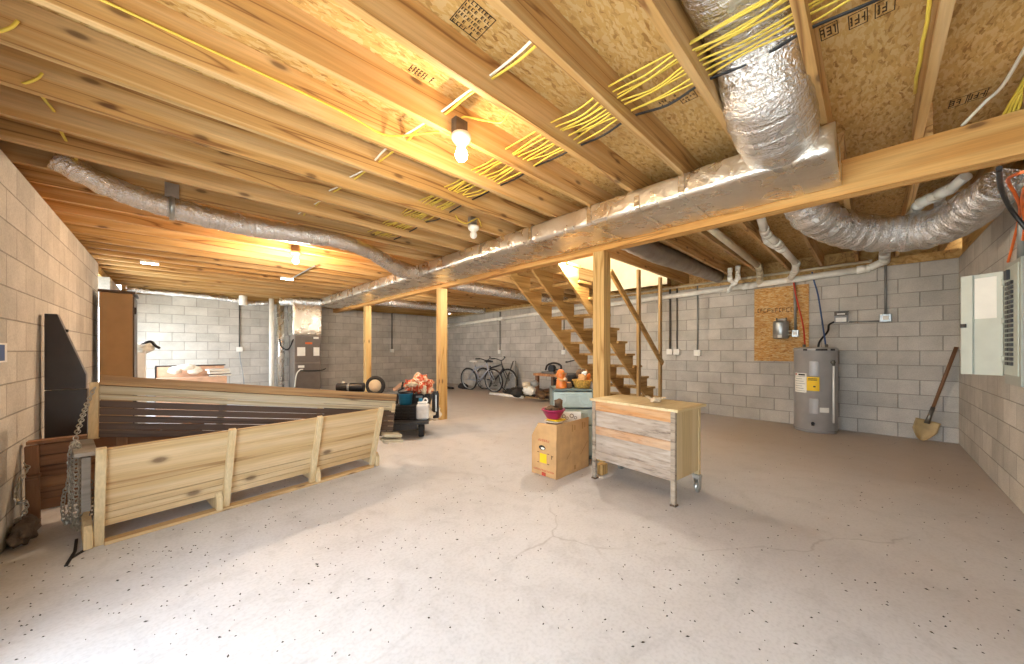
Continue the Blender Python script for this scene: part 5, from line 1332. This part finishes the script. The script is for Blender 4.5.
# workbench
p0, p1 = gp(540, 395), gp(560, 396.5)
t = thing('workbench', 'small wooden workbench against the back wall left of the stairs', 'workbench', (6.75, 5.55, 0), 0.0)
d0, d1 = at_d(537, 376, 8.0), at_d(564, 376, 8.0)
bz = at_d(550, 374.5, 8.3).z
MB().box((-0.25, -0.75, bz - 0.06), (0.5, 0.38, bz)).done('top', 'oldbench', t, bevel=0.006)
for x in (-0.2, 0.42):
    for y in (-0.68, 0.28): MB().box((x, y, 0), (x + 0.08, y + 0.08, bz - 0.06)).done('leg', 'swing_brownz', t, bevel=0.004)
MB().box((-0.2, -0.65, 0.2), (0.5, 0.33, 0.23)).done('shelf', 'swing_brown', t, bevel=0.004)
t = thing('hand_saw', 'black handled saw resting on the workbench', 'tool', (6.72, 5.55, bz))
MB().box((-0.12, -0.2, 0), (0.12, 0.2, 0.05)).done('base', 'steel', t, bevel=0.01)
MB().cyl((-0.05, -0.05, 0.12), (0.05, -0.05, 0.12), 0.10, 18).done('housing', 'black', t, bevel=0.01)
MB().tube(smooth_path([(0, 0.16, 0.08), (0, 0.1, 0.2), (0, -0.1, 0.26), (0, -0.3, 0.22), (0, -0.32, 0.12), (0, -0.15, 0.1)], 6), 0.025, 8).done('handle', 'black', t)
t = thing('tool_case', 'small dark case standing on the shelf of the workbench', 'case', (6.80, 5.38, 0.23), -0.7)
MB().box((-0.11, -0.09, 0.0), (0.11, 0.09, 0.26)).done('body', 'dark', t, bevel=0.015)
MB().box((-0.07, -0.094, 0.02), (0.09, -0.09, 0.11)).done('label', 'white', t)
MB().tube(smooth_path([(-0.06, 0, 0.26), (-0.05, 0, 0.3), (0.05, 0, 0.3), (0.06, 0, 0.26)], 5), 0.012, 8).done('handle', 'black', t)
# wall hook bracket
p = on_x(567, 362, 7.37); q = on_x(575, 360, 7.37)
tag(MB().cyl(p, q, 0.014, 8).cyl(p + V((-0.05, 0, 0)), p, 0.02, 8).done('wall_bracket', 'emtd'), 'short dark bracket on the wall under the stairs', 'bracket')

# metal bracket holding the thin hose
p = gp(160, 196, 2.57)
t = thing('hose_strap', 'galvanised strap bracket holding the long thin hose at a joist', 'bracket', (0.0, 4.19, 2.56))
MB().box((-0.045, -0.008, -0.02), (0.045, 0.0, 0.10)).done('plate', 'galv', t)
ring = [(0.0 + 0.0, 0.07 + 0.105 * math.cos(a), -0.085 + 0.105 * math.sin(a)) for a in [2 * PI * k / 24 for k in range(24)]]
MB().tube(ring, [(0.004, 0.02)] * 24, 6, closed=True).done('loop', 'galv', t)

# ================================================================== floor debris
m = MB(); rng = random.Random(21)
def bit(x, y, s):
    a = rng.uniform(0, PI); l, w = s * rng.uniform(0.7, 1.8), s * rng.uniform(0.5, 0.8)
    mt = Matrix.Translation((x, y, 0.002)) @ Matrix.Rotation(a, 4, 'Z')
    vs = [m.bm.verts.new(mt @ V(c)) for c in ((-l, -w * 0.4, -0.002), (0, -w, -0.002), (l, 0, -0.002), (0, w, -0.002), (0, 0, s * 0.5))]
    for i in range(4): m.bm.faces.new((vs[i], vs[(i + 1) % 4], vs[4]))
cnt = 0
while cnt < 900:
    u, v = rng.uniform(-20, 1044), 664 - (664 - 420) * rng.random() ** 0.6
    if v < 425: continue
    p = gp(u, v)
    if p.x < XL + 0.02 or p.y < YR + 0.02: continue
    dens = noise.noise(V((p.x * 1.3, p.y * 1.3, 0))) * 0.5 + 0.6
    if rng.random() > dens: continue
    bit(p.x, p.y, rng.choice((0.003, 0.0036, 0.0045, 0.006))); cnt += 1
for i in range(220):
    x, y = rng.gauss(0.3, 0.8), rng.gauss(2.6, 0.5)
    if x > XL + 0.02: bit(x, y, rng.choice((0.0035, 0.0045, 0.006)))
tag(m.done('floor_debris', 'speck'), 'dark dried leaf crumbs scattered over the concrete floor', 'debris', None, 'stuff')

# ================================================================== LIGHT
w = bpy.data.worlds.new('World'); bpy.context.scene.world = w; w.use_nodes = True
nt = w.node_tree; bg = nt.nodes['Background']
SKY = 8.5
bg.inputs[0].default_value = (0.74, 0.87, 1.0, 1); bg.inputs[1].default_value = SKY
sun = bpy.data.lights.new('sun', 'SUN'); sun.energy = 16.0; sun.angle = 0.01; sun.color = (1.0, 0.95, 0.86)
so = bpy.data.objects.new('sun', sun); C.objects.link(so); so.location = (-6, 12, 8)
so.rotation_euler = V((0.11, -0.62, -0.78)).to_track_quat('-Z', 'Y').to_euler()
def portal(loc, rot, sx, sy):
    li = bpy.data.lights.new('daylight_portal', 'AREA'); li.shape = 'RECTANGLE'; li.size = sx; li.size_y = sy; li.cycles.is_portal = True
    o = bpy.data.objects.new('daylight_portal', li); C.objects.link(o); o.location = loc; o.rotation_euler = rot
portal((XL - T, (DN0 + DN1) / 2, DNZ / 2), (0, -PI / 2, 0), DNZ, DN1 - DN0)
portal((XL - T, (DF0 + DF2) / 2, WT / 2), (0, -PI / 2, 0), WT, DF2 - DF0)
portal(((SX0 + SX1) / 2, (SY0 + SY1) / 2, 4.98), (0, 0, 0), SX1 - SX0, SY1 - SY0)

# ================================================================== CAMERA
cam = bpy.data.cameras.new('Camera'); co = bpy.data.objects.new('Camera', cam); C.objects.link(co)
cam.sensor_width = 36.0; cam.sensor_fit = 'HORIZONTAL'; cam.lens = F / 1024 * 36.0
cam.shift_y = (HY - 332) / 1024; cam.clip_start = 0.02; cam.clip_end = 200
co.location = (0, 0, HC); co.rotation_euler = (PI / 2, 0, -YAW)
sc = bpy.context.scene; sc.camera = co
vs = sc.view_settings; vs.view_transform = 'Standard'; vs.look = 'None'; vs.gamma = 1.0; vs.use_curve_mapping = False; vs.exposure = 0.15
sc.cycles.use_denoising = True; sc.cycles.max_bounces = 10; sc.cycles.diffuse_bounces = 6; sc.cycles.sample_clamp_indirect = 8.0
